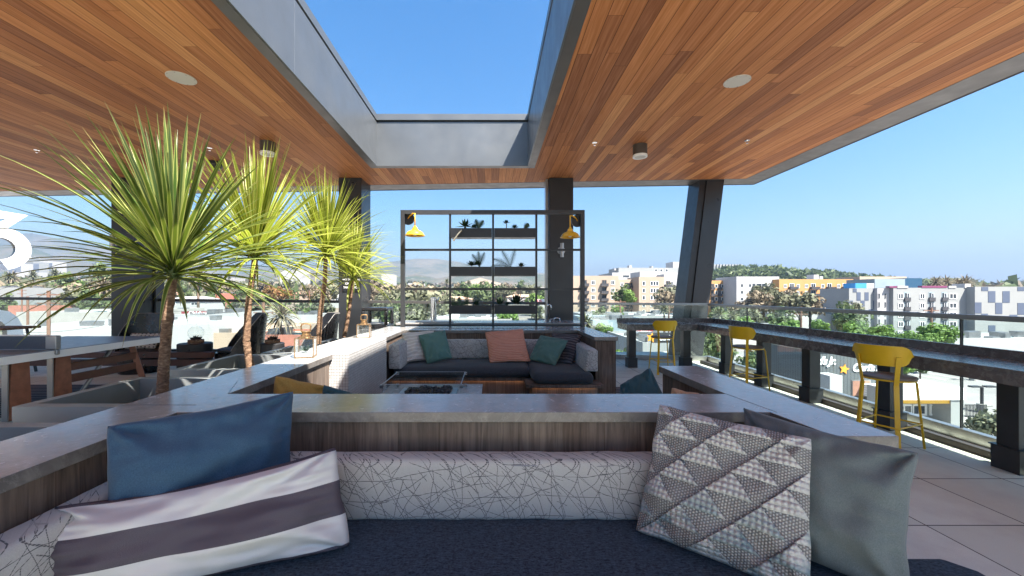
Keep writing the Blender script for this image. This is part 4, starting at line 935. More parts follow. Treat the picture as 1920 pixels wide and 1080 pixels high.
obj('net_post', MB().box(TX-.10,TX+.03,Yn-.03,Yn+.03,.765,.93).box(TX-.02,TX+.03,Yn-.02,Yn+.02,.70,.765), M['alu'], tt, bevel=.01)
for y, xo in ((4.42,0),(4.86,0)):
    for x in (TX-.14, TX-1.35):
        L = obj('leg', MB().add([(x-.03,y-.11,0.02),(x+.03,y-.11,0.02),(x+.03,y+.11,0.02),(x-.03,y+.11,0.02),(x-.03,y-.085,.66),(x+.03,y-.085,.66),(x+.03,y+.085,.66),(x-.03,y+.085,.66)],[(0,3,2,1),(4,5,6,7),(0,1,5,4),(1,2,6,5),(2,3,7,6),(3,0,4,7)]), tk, tt, bevel=.004)
        obj('metal_edge', MB().box(x-.034,x+.034,y-.125,y-.112,.02,.70), M['alu'], L)
obj('leg', MB().beam((TX-.10,6.0,.01),(TX-.22,5.9,.66),.10,.07), tk, tt, bevel=.004); obj('leg', MB().beam((TX-1.4,6.0,.01),(TX-1.3,5.9,.66),.10,.07), tk, tt, bevel=.004)
obj('brace', MB().tube([(TX-.18,5.05,.03),(TX-.18,5.55,.66)], .024, 12), M['alu'], tt, smooth='auto')
obj('stretcher', MB().box(TX-.20,TX-.15,4.95,5.95,.45,.55), M['dteak'], tt, bevel=.003); obj('stretcher', MB().box(TX-.20,TX-.15,4.95,5.95,.30,.40), M['dteak'], tt, bevel=.003)
g = MB()
for z in (.5,.35,.6): g.tube([(TX-.07,5.93,z),(TX-.05,5.93,z)], .016, 10)
obj('bolts', g, M['chrome'], tt)
# bench slat beyond the table (dark brown)
t = thing('low_bench', 'long dark brown slatted bench behind the table tennis table', 'bench', (-6.7,7.0,0))
obj('seat_slats', MB().box(-8.6,-4.95,6.9,7.0,.30,.40).box(-8.6,-4.95,6.9,7.0,.16,.27), M['darkteak'] if 'darkteak' in M else simple('dark_teak', (.07,.028,.02), .5, 0, .2, 10), t, bevel=.004)
for x in (-8.4,-5.2): obj('leg', MB().box(x-.04,x+.04,6.92,7.02,0,.16), M['dark'], t)
# striped outdoor rugs
def rug(lab, x0, x1, y0, y1, z=.006):
    t = NT('striped_rug'); x, y, zz = t.sep(); s = t.ma('GREATER_THAN', t.ma('FRACT', t.ma('MULTIPLY', y, 11.0)), .38); n = t.noise(scale=200, det=1)
    c = t.mix(s, (.035,.04,.045), (.23,.25,.27)); c = t.mix(t.rng(n,.3,.7,0,.4), c, (.02,.02,.02)); t.bump(n, .002); mt = t.fin(c, .95, 0, .1)
    tag(obj('outdoor_rug', MB().box(x0,x1,y0,y1,.001,z), mt, recentre=True), lab, 'rug', 'striped outdoor rugs')
rug('striped grey outdoor rug under the table tennis table', -7.4, -3.5, 4.5, 6.15); rug('striped grey outdoor rug showing beside the right end of the far bench', -1.3, 2.25, 3.1, 6.0)

# ================================================================ LOUNGE CHAIRS, SIDE TABLES
def lounge(lab, x, y, rz):
    t = thing('lounge_chair', lab, 'chair', (0,0,0), 'black shell lounge chairs along the glass')
    m = MB(); m.lathe([(0,0),(.34,0),(.37,.08),(.385,.26),(.375,.345),(0,.345)], n=36); obj('drum_base', m, M['plastic'], t, smooth='auto')
    obj('seat_cushion', MB().lathe([(0,.35),(.33,.35),(.36,.37),(.355,.40),(.30,.415),(0,.42)], n=36), M['seatpad'], t, smooth='auto')
    # shell: wraps the back, tall behind and falling to the arms. opening towards -Y
    m = MB(); NU, NZ = 36, 8
    for s, off in ((0,0),(1,.018)):
        for i in range(NU+1):
            a = -1 + 2*i/NU; th = R(90) + a*R(118); hh = .09 + .66*min(1, (1-abs(a))/.58)**.85
            for j in range(NZ+1):
                q = j/NZ; rr = .385 + off + .03*q*q*math.cos(a*1.4); m.v.append((rr*math.cos(th), rr*math.sin(th)+.05*q*max(0,math.cos(a)), .30 + (hh+.0)*q))
    st = (NU+1)*(NZ+1); ix = lambda s,i,j: s*st+i*(NZ+1)+j
    for i in range(NU):
        for j in range(NZ): m.f.append((ix(0,i,j),ix(0,i,j+1),ix(0,i+1,j+1),ix(0,i+1,j))); m.f.append((ix(1,i,j),ix(1,i+1,j),ix(1,i+1,j+1),ix(1,i,j+1)))
        m.f.append((ix(0,i,NZ),ix(1,i,NZ),ix(1,i+1,NZ),ix(0,i+1,NZ)))
    for e in (0,NU):
        for j in range(NZ): m.f.append((ix(0,e,j),ix(1,e,j),ix(1,e,j+1),ix(0,e,j+1)))
    m.m = [0]*len(m.f); obj('shell', m, M['plastic'], t, smooth='auto', angle=60)
    m = MB(); m.tube([((.398+.03*math.cos(a*1.4))*math.cos(R(90)+a*R(118)), (.398+.03*math.cos(a*1.4))*math.sin(R(90)+a*R(118))+.05*max(0,math.cos(a)), .39+.66*min(1, (1-abs(a))/.58)**.85) for a in np.linspace(-1,1,41)], .008, 6); obj('shell_edge', m, M['edgeg'], t, smooth=True)
    t.location = (x,y,0); t.rotation_euler.z = rz; return t
M['seatpad'] = simple('dark_seat_pad', (.02,.02,.022), .7); M['edgeg'] = simple('worn_grey_edge', (.20,.19,.18), .5)
ch = lounge('black shell lounge chair below the leftmost column', -6.45, 7.25, R(8))
dup(ch, (-4.80,7.45,0), 'black shell lounge chair between the front palm and the second palm', R(-52)); dup(ch, (-3.42,7.5,0), 'black shell lounge chair behind the third palm trunk', R(-56))
pillow('throw_pillow', 'diamond print lumbar pillow on the chair below the leftmost column', (-6.73,7.17,.42), (-6.18,7.21,.42), (-6.18,7.35,.70), (-6.73,7.31,.70), .11, M['diamond'], 'diamond print pillows on the lounge chairs', N=24, seed=31)
pillow('throw_pillow', 'diamond print pillow on the chair between the palms', (-4.86,7.74,.42), (-4.52,7.36,.42), (-4.46,7.44,.74), (-4.80,7.82,.74), .11, M['diamond'], 'diamond print pillows on the lounge chairs', N=24, seed=33)
def sidetab(lab, x, y, r=.19, h=.50):
    t = thing('side_table', lab, 'side table', (x,y,0), 'black drum side tables')
    obj('drum', MB().lathe([(r*.97,0),(r,.02),(r,h-.012),(r-.012,h),(0,h)], (x,y,0), 36), M['drum'], t, smooth='auto')
    obj('hand_slot', MB().box(x+.02,x+.10,y-r-.001,y-r+.02,h*.80,h*.80+.018), M['dark2'], t, bevel=.004); return t
M['drum'] = simple('black_drum', (.018,.018,.020), .55, 0, .15)
Ys = 7.2; xs = ux(366,Ys); sidetab('black drum side table left of the second palm with a glass bowl on it', xs, Ys, .27, vz(643,Ys))
Y2 = 7.3; x2 = ux(511,Y2); sidetab('black drum side table right of the second palm', x2, Y2, .20, vz(643,Y2))
def terr(lab, x, y, z, r):
    t = thing('glass_terrarium', lab, 'terrarium', (x,y,z), 'glass terrariums on wood blocks')
    obj('wood_block', MB().lathe([(0,0),(r*.98,0),(r,.01),(r,.065),(0,.07)], (x,y,z), 28), M['bark'], t, smooth='auto')
    obj('glass_bowl', MB().lathe([(r*math.sin(a),-r*math.cos(a)) for a in np.linspace(.25, 2.72, 18)], (x,y,z+.065+r*.97), 28), M['clear'], t, smooth=True)
    m = MB(); m.uv = []; rr = random.Random(int(r*1000))
    for k in range(36): leaf_strip(m, (x+rr.uniform(-.05,.05),y+rr.uniform(-.05,.05),z+.09), rr.uniform(0,6.3), rr.uniform(.1,1.2), rr.uniform(.05,.09), .02, 2, 4)
    obj('succulents', m, M['dgreen'], t, smooth=True); obj('pebbles', MB().lathe([(0,0),(r*.6,.0),(r*.75,.03),(0,.04)], (x,y,z+.072), 20), M['soil'], t, smooth=True)
terr('round glass terrarium on the larger drum table', xs+.03, Ys-.02, vz(643,Ys), .125); terr('round glass terrarium on the drum table right of the second palm', x2, Y2, vz(643,Y2), .125)

# ================================================================ BIG NUMERALS + HIGH TABLE AT FAR LEFT
def numeral(s, lab, u, v, Y, size):
    t = thing('sign_numeral', lab, 'sign', (ux(u,Y),Y,vz(v,Y)-size/2), 'big white numerals outside the railing')
    x = ux(u,Y); q = face_text(s, size, x-.12, Y+.03, vz(v,Y), R(75), depth=.22, bold=.06); obj('returns', q, M['dark'], t)
    q = face_text(s, size, x, Y, vz(v,Y), R(75), depth=.02, bold=.062); obj('face', q, M['numw'], t)
M['numw'] = simple('white_sign_face', (.80,.81,.83), .4, 0, .03)
def flat3(cx, cy, cz, k, rz, depth, y0, grow=0.0):
    P_ = [Vector(p) for p in ((-.50,.62),(.26,.62),(-.16,.20))] + [Vector((-.06+.43*math.cos(a), -.25+.43*math.sin(a))) for a in np.linspace(R(88), R(-150), 22)]
    h = .135+grow; Lf, Rt = [], []
    for i, p in enumerate(P_):
        d1 = (p-P_[i-1]).normalized() if i else (P_[1]-p).normalized(); d2 = (P_[i+1]-p).normalized() if i < len(P_)-1 else d1
        n1, n2 = Vector((-d1.y,d1.x)), Vector((-d2.y,d2.x)); bb = n1+n2; q = bb*(h*2/max(bb.dot(bb), 1.1)); Lf.append(p+q); Rt.append(p-q)
    n = len(P_); m = MB(); Mx = Matrix.Translation((cx,cy,cz)) @ Matrix.Rotation(rz,4,'Z')
    vs = [Mx @ Vector((q.x*k, y, q.y*k)) for y in (y0, y0+depth) for q in Lf+Rt]; N2 = 2*n
    fs = []
    for i in range(n-1):
        fs += [(i,i+1,n+i+1,n+i), (N2+i,N2+n+i,N2+n+i+1,N2+i+1), (i,N2+i,N2+i+1,i+1), (n+i,n+i+1,N2+n+i+1,N2+n+i)]
    fs += [(0,n,N2+n,N2), (n-1,N2+n-1,N2+2*n-1,2*n-1)]
    return m.add(vs, fs)
Yn_ = 11.3; xn = ux(4,Yn_)
t = thing('sign_numeral', 'upper big white numeral with flat top outside the railing at the left edge', 'sign', (xn,Yn_,vz(500,Yn_)), 'big white numerals outside the railing')
obj('returns', flat3(xn, Yn_, vz(448,Yn_), 1.10, R(62), .26, .0), M['dark'], t); obj('face', flat3(xn, Yn_, vz(448,Yn_), 1.10, R(62), .03, -.031, .004), M['numw'], t)
numeral('0', 'lower big white numeral seen through the glass at the left edge', -4, 638, 11.3, 2.1)
Yh = 7.0; x = ux(-14,Yh); t = thing('high_table', 'small brown high table with dark legs at the left edge', 'table', (x,Yh,0))
zt = vz(613,Yh); obj('tabletop', MB().box(x-.75,x+.53,Yh-.3,Yh+.3,zt-.04,zt), M['bark'], t, bevel=.008)
for sx in (-.6,.35):
    for sy in (-.22,.22): obj('leg', MB().beam((x+sx,Yh+sy,zt-.04),(x+sx*1.15+.12,Yh+sy,0),.03), M['dark2'], t)

# ================================================================ GROUND, ROADS
GZ = -10.0
def ss(a, b, x): t = min(1, max(0, (x-a)/(b-a))); return t*t*(3-2*t)
def gz(x, y):
    d = math.hypot(x, y); k = .55 + .45*ss(150, -300, x)
    return GZ + 34*ss(160, 1500, d)*k + 40*ss(1500, 4200, d)*k + (1.2*mnoise.noise((x*.006, y*.006, 0)) if d > 180 else 0)
def ground():
    ys = sorted(set([-4000,-1500,-600,-300,-150] + [i*25 for i in range(-4,24)] + [600+60*i for i in range(30)] + [2400+250*i for i in range(12)] + [5600,7000,9500]))
    xs = sorted(set([s*v for s in (-1,1) for v in [0,25,50,75,100,130,160,200,250,300,360,430,500,600,700,850,1000,1200,1500,1800,2200,2700,3300,4200,5500,7500]]))
    m = MB(); nx = len(xs)
    for y in ys:
        for x in xs: m.v.append((x, y, gz(x,y)))
    m.f = [(j*nx+i, j*nx+i+1, (j+1)*nx+i+1, (j+1)*nx+i) for j in range(len(ys)-1) for i in range(nx-1)]; m.m = [0]*len(m.f)
    t = NT('city_ground'); o = t.co(); v = t.n('ShaderNodeTexVoronoi'); t.put(v.inputs['Vector'], o); v.inputs['Scale'].default_value = .045
    r = t.sep(v.outputs['Color'])[0]; c = t.ramp(r, [(0,(.16,.155,.15)),(.3,(.10,.11,.06)),(.45,(.22,.19,.15)),(.62,(.36,.34,.32)),(.72,(.07,.09,.04)),(.9,(.24,.22,.19))], 'CONSTANT')
    c = t.mix(t.rng(t.noise(scale=.02, det=4), .4, .6), c, (.19,.175,.16)); c = t.mix(t.rng(t.noise(scale=.4, det=5), .35, .7, 0, .4), c, (.09,.085,.08))
    x, y, z = t.sep(); near = t.ma('LESS_THAN', t.ma('ADD', t.ma('ABSOLUTE', x), t.ma('ABSOLUTE', y)), 170.0)
    a = t.mix(t.rng(t.noise(scale=.35, det=6), .3, .7), (.19,.185,.18), (.25,.24,.23)); a = t.mix(t.rng(t.noise(scale=6, det=3), .4, .8, 0, .3), a, (.12,.12,.12)); c = t.mix(near, c, a)
    tag(obj('ground', m, t.fin(c, .95, 0, .1), smooth=True), kind='structure')
ground()
M['asph'] = simple('asphalt', (.15,.155,.16), .9, 0, .15, .3, 0); M['conc'] = simple('pale_concrete', (.32,.305,.28), .85, 0, .15, .3); M['linew'] = simple('road_paint', (.75,.75,.73), .7)
m = MB(); pts = [(at(1050,600,150).x,150),(at(1003,600,140).x,140),(at(985,600,118).x,118),(at(1010,600,98).x,98),(at(1060,600,80).x,80),(40,62)]; w = 7
for i in range(len(pts)-1):
    a, b_ = Vector((*pts[i],0)), Vector((*pts[i+1],0)); d = (b_-a).normalized(); n_ = Vector((-d.y,d.x,0)); m.add([tuple(a-n_*w+Vector((0,0,GZ+.06+.004*i))), tuple(a+n_*w+Vector((0,0,GZ+.06+.004*i))), tuple(b_+n_*w+Vector((0,0,GZ+.06+.004*i))), tuple(b_-n_*w+Vector((0,0,GZ+.06+.004*i)))], [(0,1,2,3)])
tag(obj('road', m, M['asph']), kind='structure')
m = MB()
for k in range(16):
    x = 34+k*2.9; m.box(x, x+.12, 52, 57.5, GZ+.04, GZ+.05); m.box(x+3, x+3.12, 68, 73.5, GZ+.04, GZ+.05)
m.box(28, 90, 57.6, 57.75, GZ+.04, GZ+.05)
tag(obj('parking_lot_markings', m, M['linew']), kind='structure')
tag(obj('pavement', MB().box(26,60,22,33.6,GZ+.02,GZ+.15).box(40.5,46,33.6,50,GZ+.02,GZ+.14), M['conc']), kind='structure')

# ================================================================ TREES
def crown(seed, n=900, rx=1, rz=.8, ls=.09, clumps=16, flat=0):
    rr = np.random.RandomState(seed); cs = []
    while len(cs) < clumps:
        p = rr.uniform(-1,1,3)
        if np.linalg.norm(p) < 1: cs.append((p*np.array([rx*.68,rx*.68,rz*.66]), rr.uniform(.24,.46)))
    m = MB(); V = []
    for i in range(n):
        c, r = cs[rr.randint(clumps)]; d = rr.normal(size=3); d /= np.linalg.norm(d); p = c + d*r*rr.uniform(.72,1.04)*np.array([1,1,.85])
        u = rr.normal(size=3); u -= d*u.dot(d)*.6; u /= np.linalg.norm(u); w = np.cross(u, d + rr.normal(size=3)*.35); w /= np.linalg.norm(w); s = ls*rr.uniform(.6,1.4)
        b_ = len(m.v); m.v += [tuple(p-u*s-w*s*.55), tuple(p+u*s-w*s*.6), tuple(p+u*s*.7+w*s*.6), tuple(p-u*s*.8+w*s*.5)]; m.f.append((b_,b_+1,b_+2,b_+3))
    m.m = [0]*len(m.f)
    return m
TL = {'green': island('green_foliage', [(.035,.058,.022),(.075,.105,.038),(.12,.16,.06)], .6, .2), 'olive': island('olive_foliage', [(.065,.070,.042),(.115,.122,.070),(.18,.185,.11)], .6, .15),
      'brown': island('brownish_foliage', [(.09,.072,.048),(.16,.13,.085),(.23,.19,.125)], .7, .1), 'lime': island('bright_green_foliage', [(.06,.11,.02),(.12,.20,.04),(.18,.28,.07)], .6, .25),
      'rust': island('rusty_foliage', [(.12,.05,.025),(.20,.10,.03),(.10,.10,.03)], .7, .1)}
protos = {}
for i, (k, mt) in enumerate(TL.items()):
    for j in range(2):
        h = 1.0; t = thing('tree', 'x', 'tree', (0,0,0)); mm = crown(10*i+j, 800 if k != 'lime' else 1100, 1, .80 if j else .95, .085)
        mm.v = [(a, b_, c+1.35) for a, b_, c in mm.v]; obj('crown', mm, mt, t)
        tr = MB(); tr.tube([(0,0,-.3),(.02,0,.4),(-.02,.02,1.0),(0,0,1.5)], [.085,.07,.05,.02], 7)
        for q in range(4): a = q*1.6+j; tr.tube([(0,0,.55+.1*q),(.35*math.cos(a),.35*math.sin(a),1.1+.08*q)], [.04,.015], 5)
        obj('trunk', tr, M['trunk'], t, smooth=True); protos[(k,j)] = t
used = set(); NTREE = [0]
REG = [(-1e9,210,'left of the leftmost column'),(210,470,'between the first column and the second palm'),(470,640,'between the second palm and the second column'),(640,850,'behind the left part of the shelf frame'),(850,1100,'behind the shelf frame troughs'),(1100,1340,'below the beige apartments'),(1340,1600,'in front of the orange apartments'),(1600,1e9,'in front of the checkered apartments')]
def region(u):
    for a, b_, s in REG:
        if a <= u < b_: return s
def tree(kind, u, v, Y, r, lab=None, sz=None, z=None):
    """crown centre at pixel (u, v), radius r metres at distance Y"""
    k = (kind, rnd.randint(0,1)); p = protos[k]; x = ux(u,Y); g = gz(x,Y) if z is None else z; top = vz(v,Y); s = r
    names = {'green':'dark green leafy tree','olive':'grey olive tree','brown':'brownish dry tree','lime':'bright lime green tree','rust':'rusty orange flowering tree'}
    lab = lab or '%s %s' % (names[kind], region(u))
    zz = top - 1.35*s
    if k not in used: used.add(k); o = p; o.location = (x,Y,zz); o['label'] = lab; o.scale = (s,s,s); o.rotation_euler.z = rnd.uniform(0,6)
    else: o = dup(p, (x,Y,zz), lab, rnd.uniform(0,6), scale=s)
    o['group'] = names[kind] + 's ' + region(u)
    return o
# fan / date palms far off
def far_palm(seed, fan=True):
    rr = random.Random(seed); t = thing('far_palm', 'x', 'palm', (0,0,0)); m = MB(); m.tube([(0,0,-8),(.1,0,-4),(0,.1,0)], [.28,.22,.18], 7); obj('trunk', m, M['trunk'], t, smooth=True)
    m = MB(); m.uv = []
    for k in range(46 if fan else 60):
        q = (k+.5)/(46 if fan else 60); leaf_strip(m, (0,0,.1), k*2.4, R(80)-R(120 if fan else 105)*q, (1.9 if fan else 2.8)*rr.uniform(.85,1.1), .42 if fan else .30, .55 if fan else .5, 6, .2, 0, .3)
    obj('crown', m, TL['olive'] if fan else TL['brown'], t); return t
fpA, fpB = far_palm(1), far_palm(2, False); fpu = set()
def palm(kind, u, v, Y, s, lab):
    p = fpA if kind == 'fan' else fpB; x = ux(u,Y)
    if kind not in fpu: fpu.add(kind); o = p; o.location = (x,Y,vz(v,Y)); o['label'] = lab; o.scale = (s,)*3
    else: o = dup(p, (x,Y,vz(v,Y)), lab, rnd.uniform(0,6), scale=s)
    o['group'] = 'palms in the town'; return o

# ================================================================ BUILDINGS
M['beige'] = simple('beige_stucco', (.34,.265,.20), .85, 0, .06, .3); M['tanst'] = simple('tan_stucco', (.36,.29,.22), .85, 0, .06, .3)
M['whst'] = simple('white_stucco', (.36,.355,.35), .85, 0, .05, .3); M['orst'] = simple('orange_stucco', (.46,.24,.085), .85, 0, .06, .3)
M['gyst'] = simple('pale_grey_stucco', (.245,.255,.25), .85, 0, .05, .3); M['bl'] = simple('slate_blue_panel', (.06,.08,.125), .7, 0, .06, .3)
M['brick'] = simple('red_brick', (.33,.13,.09), .85, 0, .15, .8); M['tile'] = simple('terracotta_roof', (.34,.17,.12), .85, 0, .2, 1.5); M['tanroof'] = simple('tan_roof', (.42,.29,.20), .9, 0, .1, .6)
M['whroof'] = simple('white_membrane_roof', (.33,.33,.33), .8, 0, .12, .25); M['tealw'] = simple('grey_teal_wall', (.22,.28,.31), .8, 0, .08, .3); M['brn'] = simple('brown_roof', (.17,.13,.10), .9, 0, .2, 1)
M['purple'] = simple('purple_panel', (.16,.03,.09), .7); M['skyb'] = simple('sky_blue_panel', (.03,.22,.48), .7); M['tglass'] = simple('dark_teal_glazing', (.02,.07,.13), .2, 0, .1)
_wc = {}
def winmesh(w, h, split=True, fm='white', pm='window'):
    k = (round(w,2), round(h,2), split, fm, pm)
    if k not in _wc:
        m = MB(); f = min(.16, w*.12)
        m.box(-w/2,w/2,-.10,.02,-h/2,-h/2+f,0).box(-w/2,w/2,-.10,.02,h/2-f,h/2,0).box(-w/2,-w/2+f,-.10,.02,-h/2+f,h/2-f,0).box(w/2-f,w/2,-.10,.02,-h/2+f,h/2-f,0)
        if split: m.box(-f*.35,f*.35,-.09,.02,-h/2+f,h/2-f,0)
        m.box(-w/2+f,w/2-f,-.045,.01,-h/2+f,h/2-f,1)
        me = bpy.data.meshes.new('window'); me.from_pydata(m.v, [], m.f); me.materials.append(M[fm]); me.materials.append(M[pm]); me.polygons.foreach_set('material_index', m.m); _wc[k] = me
    return _wc[k]
def win(root, x, y, z, w, h, name='window', **k):
    if y > 90: w, h = w*1.2, h*1.12
    o = bpy.data.objects.new(name, winmesh(w, h, **k)); C.objects.link(o); o.parent = root; o.location = Vector((x,y,z)) - root.location; return o
_bc = {}
def balcony(root, x, y, z, w, d=1.2, h=1.1, mat='dark', door=True):
    k = (round(w,2), d, h, mat, door)
    if k not in _bc:
        m = MB(); m.box(-w/2,w/2,-d,.0,-.15,0,0)
        m.box(-w/2,w/2,-d,-d+.05,h-.08,h,0)
        nn = max(4, int(w/.28))
        m.box(-w/2,w/2,-d+.01,-d+.04,.05,h-.1,1)
        m.box(-w/2,-w/2+.05,-d+.05,0,.05,h,1).box(w/2-.05,w/2,-d+.05,0,.05,h,1)
        if door: m.box(-w*.38,w*.38,-.04,.02,.02,2.25,2)
        me = bpy.data.meshes.new('balcony'); me.from_pydata(m.v, [], m.f)
        for q in (M[mat], M['balbar'], M['window']): me.materials.append(q)
        me.polygons.foreach_set('material_index', m.m); _bc[k] = me
    o = bpy.data.objects.new('balcony', _bc[k]); C.objects.link(o); o.parent = root; o.location = Vector((x,y,z)) - root.location; return o
M['balbar'] = simple('balcony_bars', (.045,.045,.05), .6)
def block(name, lab, u0, u1, vt, Y, depth, mat, cat='building', group=None, roofm='whroof', par=.5, base=None):
    x0, x1 = ux(u0,Y), ux(u1,Y); z1 = vz(vt,Y); t = thing(name, lab, cat, ((x0+x1)/2, Y+depth/2, gz((x0+x1)/2, Y) if base is None else base), group)
    z0 = t.location.z - 2; obj('walls', MB().box(x0,x1,Y,Y+depth,z0,z1-par), M[mat], t)
    if par:
        e = .25; obj('parapet', MB().box(x0,x1,Y,Y+e,z1-par,z1).box(x0,x1,Y+depth-e,Y+depth,z1-par,z1).box(x0,x0+e,Y+e,Y+depth-e,z1-par,z1).box(x1-e,x1,Y+e,Y+depth-e,z1-par,z1), M[mat], t)
        obj('roof', MB().box(x0+e,x1-e,Y+e,Y+depth-e,z1-par+.001,z1-par+.06), M[roofm], t)
    t['x'] = 0; del t['x']; return t
def rows(v0, dv, n): return [v0+dv*i for i in range(n)]

# --- beige apartments
A = block('apartment_block', 'beige six storey apartment block directly right of the plant frame', 1040, 1160, 517, 158, 16, 'beige', 'apartments')
for v in rows(530, 13.9, 6):
    for u in (1112, 1149, 1060): win(A, ux(u,158), 158, vz(v,158), 1.35, 1.55)
    for u in (1096, 1133): win(A, ux(u,158), 158, vz(v,158), 1.6, 2.0, fm='brn'); balcony(A, ux(u,158), 158, vz(v+6.5,158), 2.9 if u > 1100 else 3.2, door=False)
B = block('apartment_block', 'tan recessed apartment wing beside the beige block', 1160, 1198, 524, 172, 12, 'tanst', 'apartments')
for v in rows(534, 12.8, 6):
    win(B, ux(1166,172), 172, vz(v,172), 1.1, 1.5); balcony(B, ux(1176,172), 172, vz(v+6,172), 2.6); win(B, ux(1188,172), 172, vz(v,172), 2.6, 1.9, fm='orst'); balcony(B, ux(1190,172), 172, vz(v+6,172), 2.6, door=False)
B = block('apartment_block', 'beige apartment block with triple windows and pale glass balconies', 1198, 1245, 519, 164, 14, 'beige', 'apartments')
for v in rows(531.5, 13.4, 6):
    for u in (1222, 1227, 1232): win(B, ux(u,164), 164, vz(v,164), .95, 1.6, split=False)
    win(B, ux(1207,164), 164, vz(v,164), 1.0, 1.6, split=False)
B = block('apartment_block', 'white apartment wing left of the leaning column', 1245, 1300, 514, 165, 14, 'whst', 'apartments')
for i, v in enumerate(rows(531.5, 13.4, 6)):
    win(B, ux(1253,165), 165, vz(v,165), 1.6, 1.9, fm='brn'); win(B, ux(1260,165), 165, vz(v,165), 1.2, 1.6); balcony(B, ux(1255,165), 165, vz(v+7,165), 4.2, mat='gyst', door=False)
    win(B, ux(1281,165), 165, vz(v,165), 1.2, 1.6)
block('rooftop_storey', 'pale blank rooftop storey above the triple window block', 1200, 1238, 509.5, 172, 12, 'whst', 'building')
H = block('hospital_building', 'long white hospital building with dark strip windows behind the apartments', 1148, 1292, 511, 230, 30, 'whst', 'building')
for u in (1174, 1193): win(H, ux(u,230), 230, vz(518,230), 3.4, 1.4, split=False)
H2 = block('hospital_building', 'white upper storey of the hospital with square windows', 1160, 1290, 502, 236, 20, 'gyst', 'building')
for u in (1230, 1240, 1250): win(H2, ux(u,236), 236, vz(507,236), 1.3, 1.5, split=False)
m = MB()
for u, w, v in ((1180,5,497.5),(1222,3,499),(1152,3,507)): m.box(ux(u,238),ux(u,238)+w*.3,238,242,vz(503,238),vz(v,238))
obj('roof_units', m, M['whst'], H2)
T = block('stair_tower', 'tall white stair tower on the hospital left of the leaning column', 1262, 1285, 491, 240, 10, 'whst', 'building')
obj('edge_fin', MB().box(ux(1279,239.6),ux(1281,239.6),239.4,239.9,-5,vz(491,240)), M['gyst'], T)
# --- orange and white apartments
O1 = block('apartment_block', 'narrow orange apartment wing right of the leaning column', 1322, 1381, 526, 182, 14, 'orst', 'apartments')
for v in rows(536.5, 12.2, 6):
    for u in (1343, 1355, 1367): win(O1, ux(u,182), 182, vz(v,182), 1.1, 1.5, split=False)
    for u in (1336, 1349, 1361): win(O1, ux(u,182), 182, vz(v,182), 1.2, 2.0, fm='brn'); balcony(O1, ux(u,182), 182, vz(v+6.5,182), 1.7, .9, door=False)
    balcony(O1, ux(1375,182), 182, vz(v+6.5,182), 2.6)
Wb = block('apartment_block', 'white apartment block with black corner balconies beside the orange block', 1381, 1461, 518.5, 172, 16, 'whst', 'apartments')
for v in rows(535.5, 12.6, 6):
    for u in (1391, 1406): win(Wb, ux(u,172), 172, vz(v,172), 1.1, 1.5, split=False)
    win(Wb, ux(1428,172), 172, vz(v,172), 4.2, 1.9); balcony(Wb, ux(1428,172), 172, vz(v+6.2,172), 4.2, door=False); balcony(Wb, ux(1413.5,172), 172, vz(v+6.2,172), 1.5)
    win(Wb, ux(1453,172), 172, vz(v,172), 1.5, 1.7, pm='window2')
O2 = block('apartment_block', 'long orange apartment block with dark balconies behind the trees', 1461, 1600, 523.5, 168, 18, 'orst', 'apartments')
for v in rows(536.5, 12.7, 6):
    for u in (1472.4, 1496.5, 1512, 1542.5, 1572): win(O2, ux(u,168), 168, vz(v,168), 1.1, 1.5)
    for u in (1484.6, 1524.6, 1555, 1584): win(O2, ux(u,168), 168, vz(v,168), 1.7, 2.1); balcony(O2, ux(u+1,168), 168, vz(v+6.4,168), 3.4, 1.3, 1.15, door=False)
m = MB().box(ux(1526,172),ux(1535,172),172,176,vz(524,172),vz(515,172)).box(ux(1537,172),ux(1543,172),172,176,vz(524,172),vz(518,172)); obj('roof_units', m, M['whst'], O2)
block('apartment_block', 'far end of the orange apartments behind the blue and white panel', 1600, 1673, 527, 176, 16, 'orst', 'apartments')
t = block('stair_penthouse', 'small rooftop box half sky blue and half white', 1604, 1625, 531, 118, 4, 'skyb', 'building', par=0); obj('white_half', MB().box(ux(1625,118),ux(1639,118),118,122,GZ,vz(531,118)), M['whst'], t)
# --- checkered apartments
def cells(root, Y, lst, mat='bl'):
    m = MB()
    for u0, u1, v0, v1 in lst: obj('blue_cladding_panel', MB().box(ux(u0,Y),ux(u1,Y),Y-.06,Y+.0,vz(v1,Y),vz(v0,Y)), M[mat], root)
Ka = block('apartment_block', 'grey apartment end wall with slate blue checker panels near the blue rooftop box', 1592, 1645, 540.5, 112, 10, 'gyst', 'apartments')
Z = lambda x, y: (1400+x/7.385, 460+y/7.385)
cells(Ka, 112, [(1599,1606,541,548),(1637,1644.5,541,548),(1606,1613.5,548,563.5),(1621,1628.5,548,563.5),(1592.3,1599,563.5,579),(1613.5,1621,563.5,579.5),(1637,1644.5,563.5,579.5),(1599,1606,579,584.5),(1629,1636,580,586),(1613.5,1621,596,612),(1605,1613,611,626),(1620,1628,611,626)])
Kb = block('apartment_block', 'white and grey apartment block with balconies right of the first checkered wall', 1645, 1675, 540.5, 111, 10, 'whst', 'apartments')
for v in rows(555, 16.2, 5):
    for u in (1648, 1660): win(Kb, ux(u,111), 111, vz(v,111), .42, 1.35, split=False, fm='whst')
    win(Kb, ux(1671,111), 111, vz(v+2,111), 1.0, 1.9, split=False, fm='gyst')
Kc = block('apartment_block', 'long grey apartment block with white framed windows and purple parapets', 1675, 1828, 539.5, 110, 12, 'gyst', 'apartments')
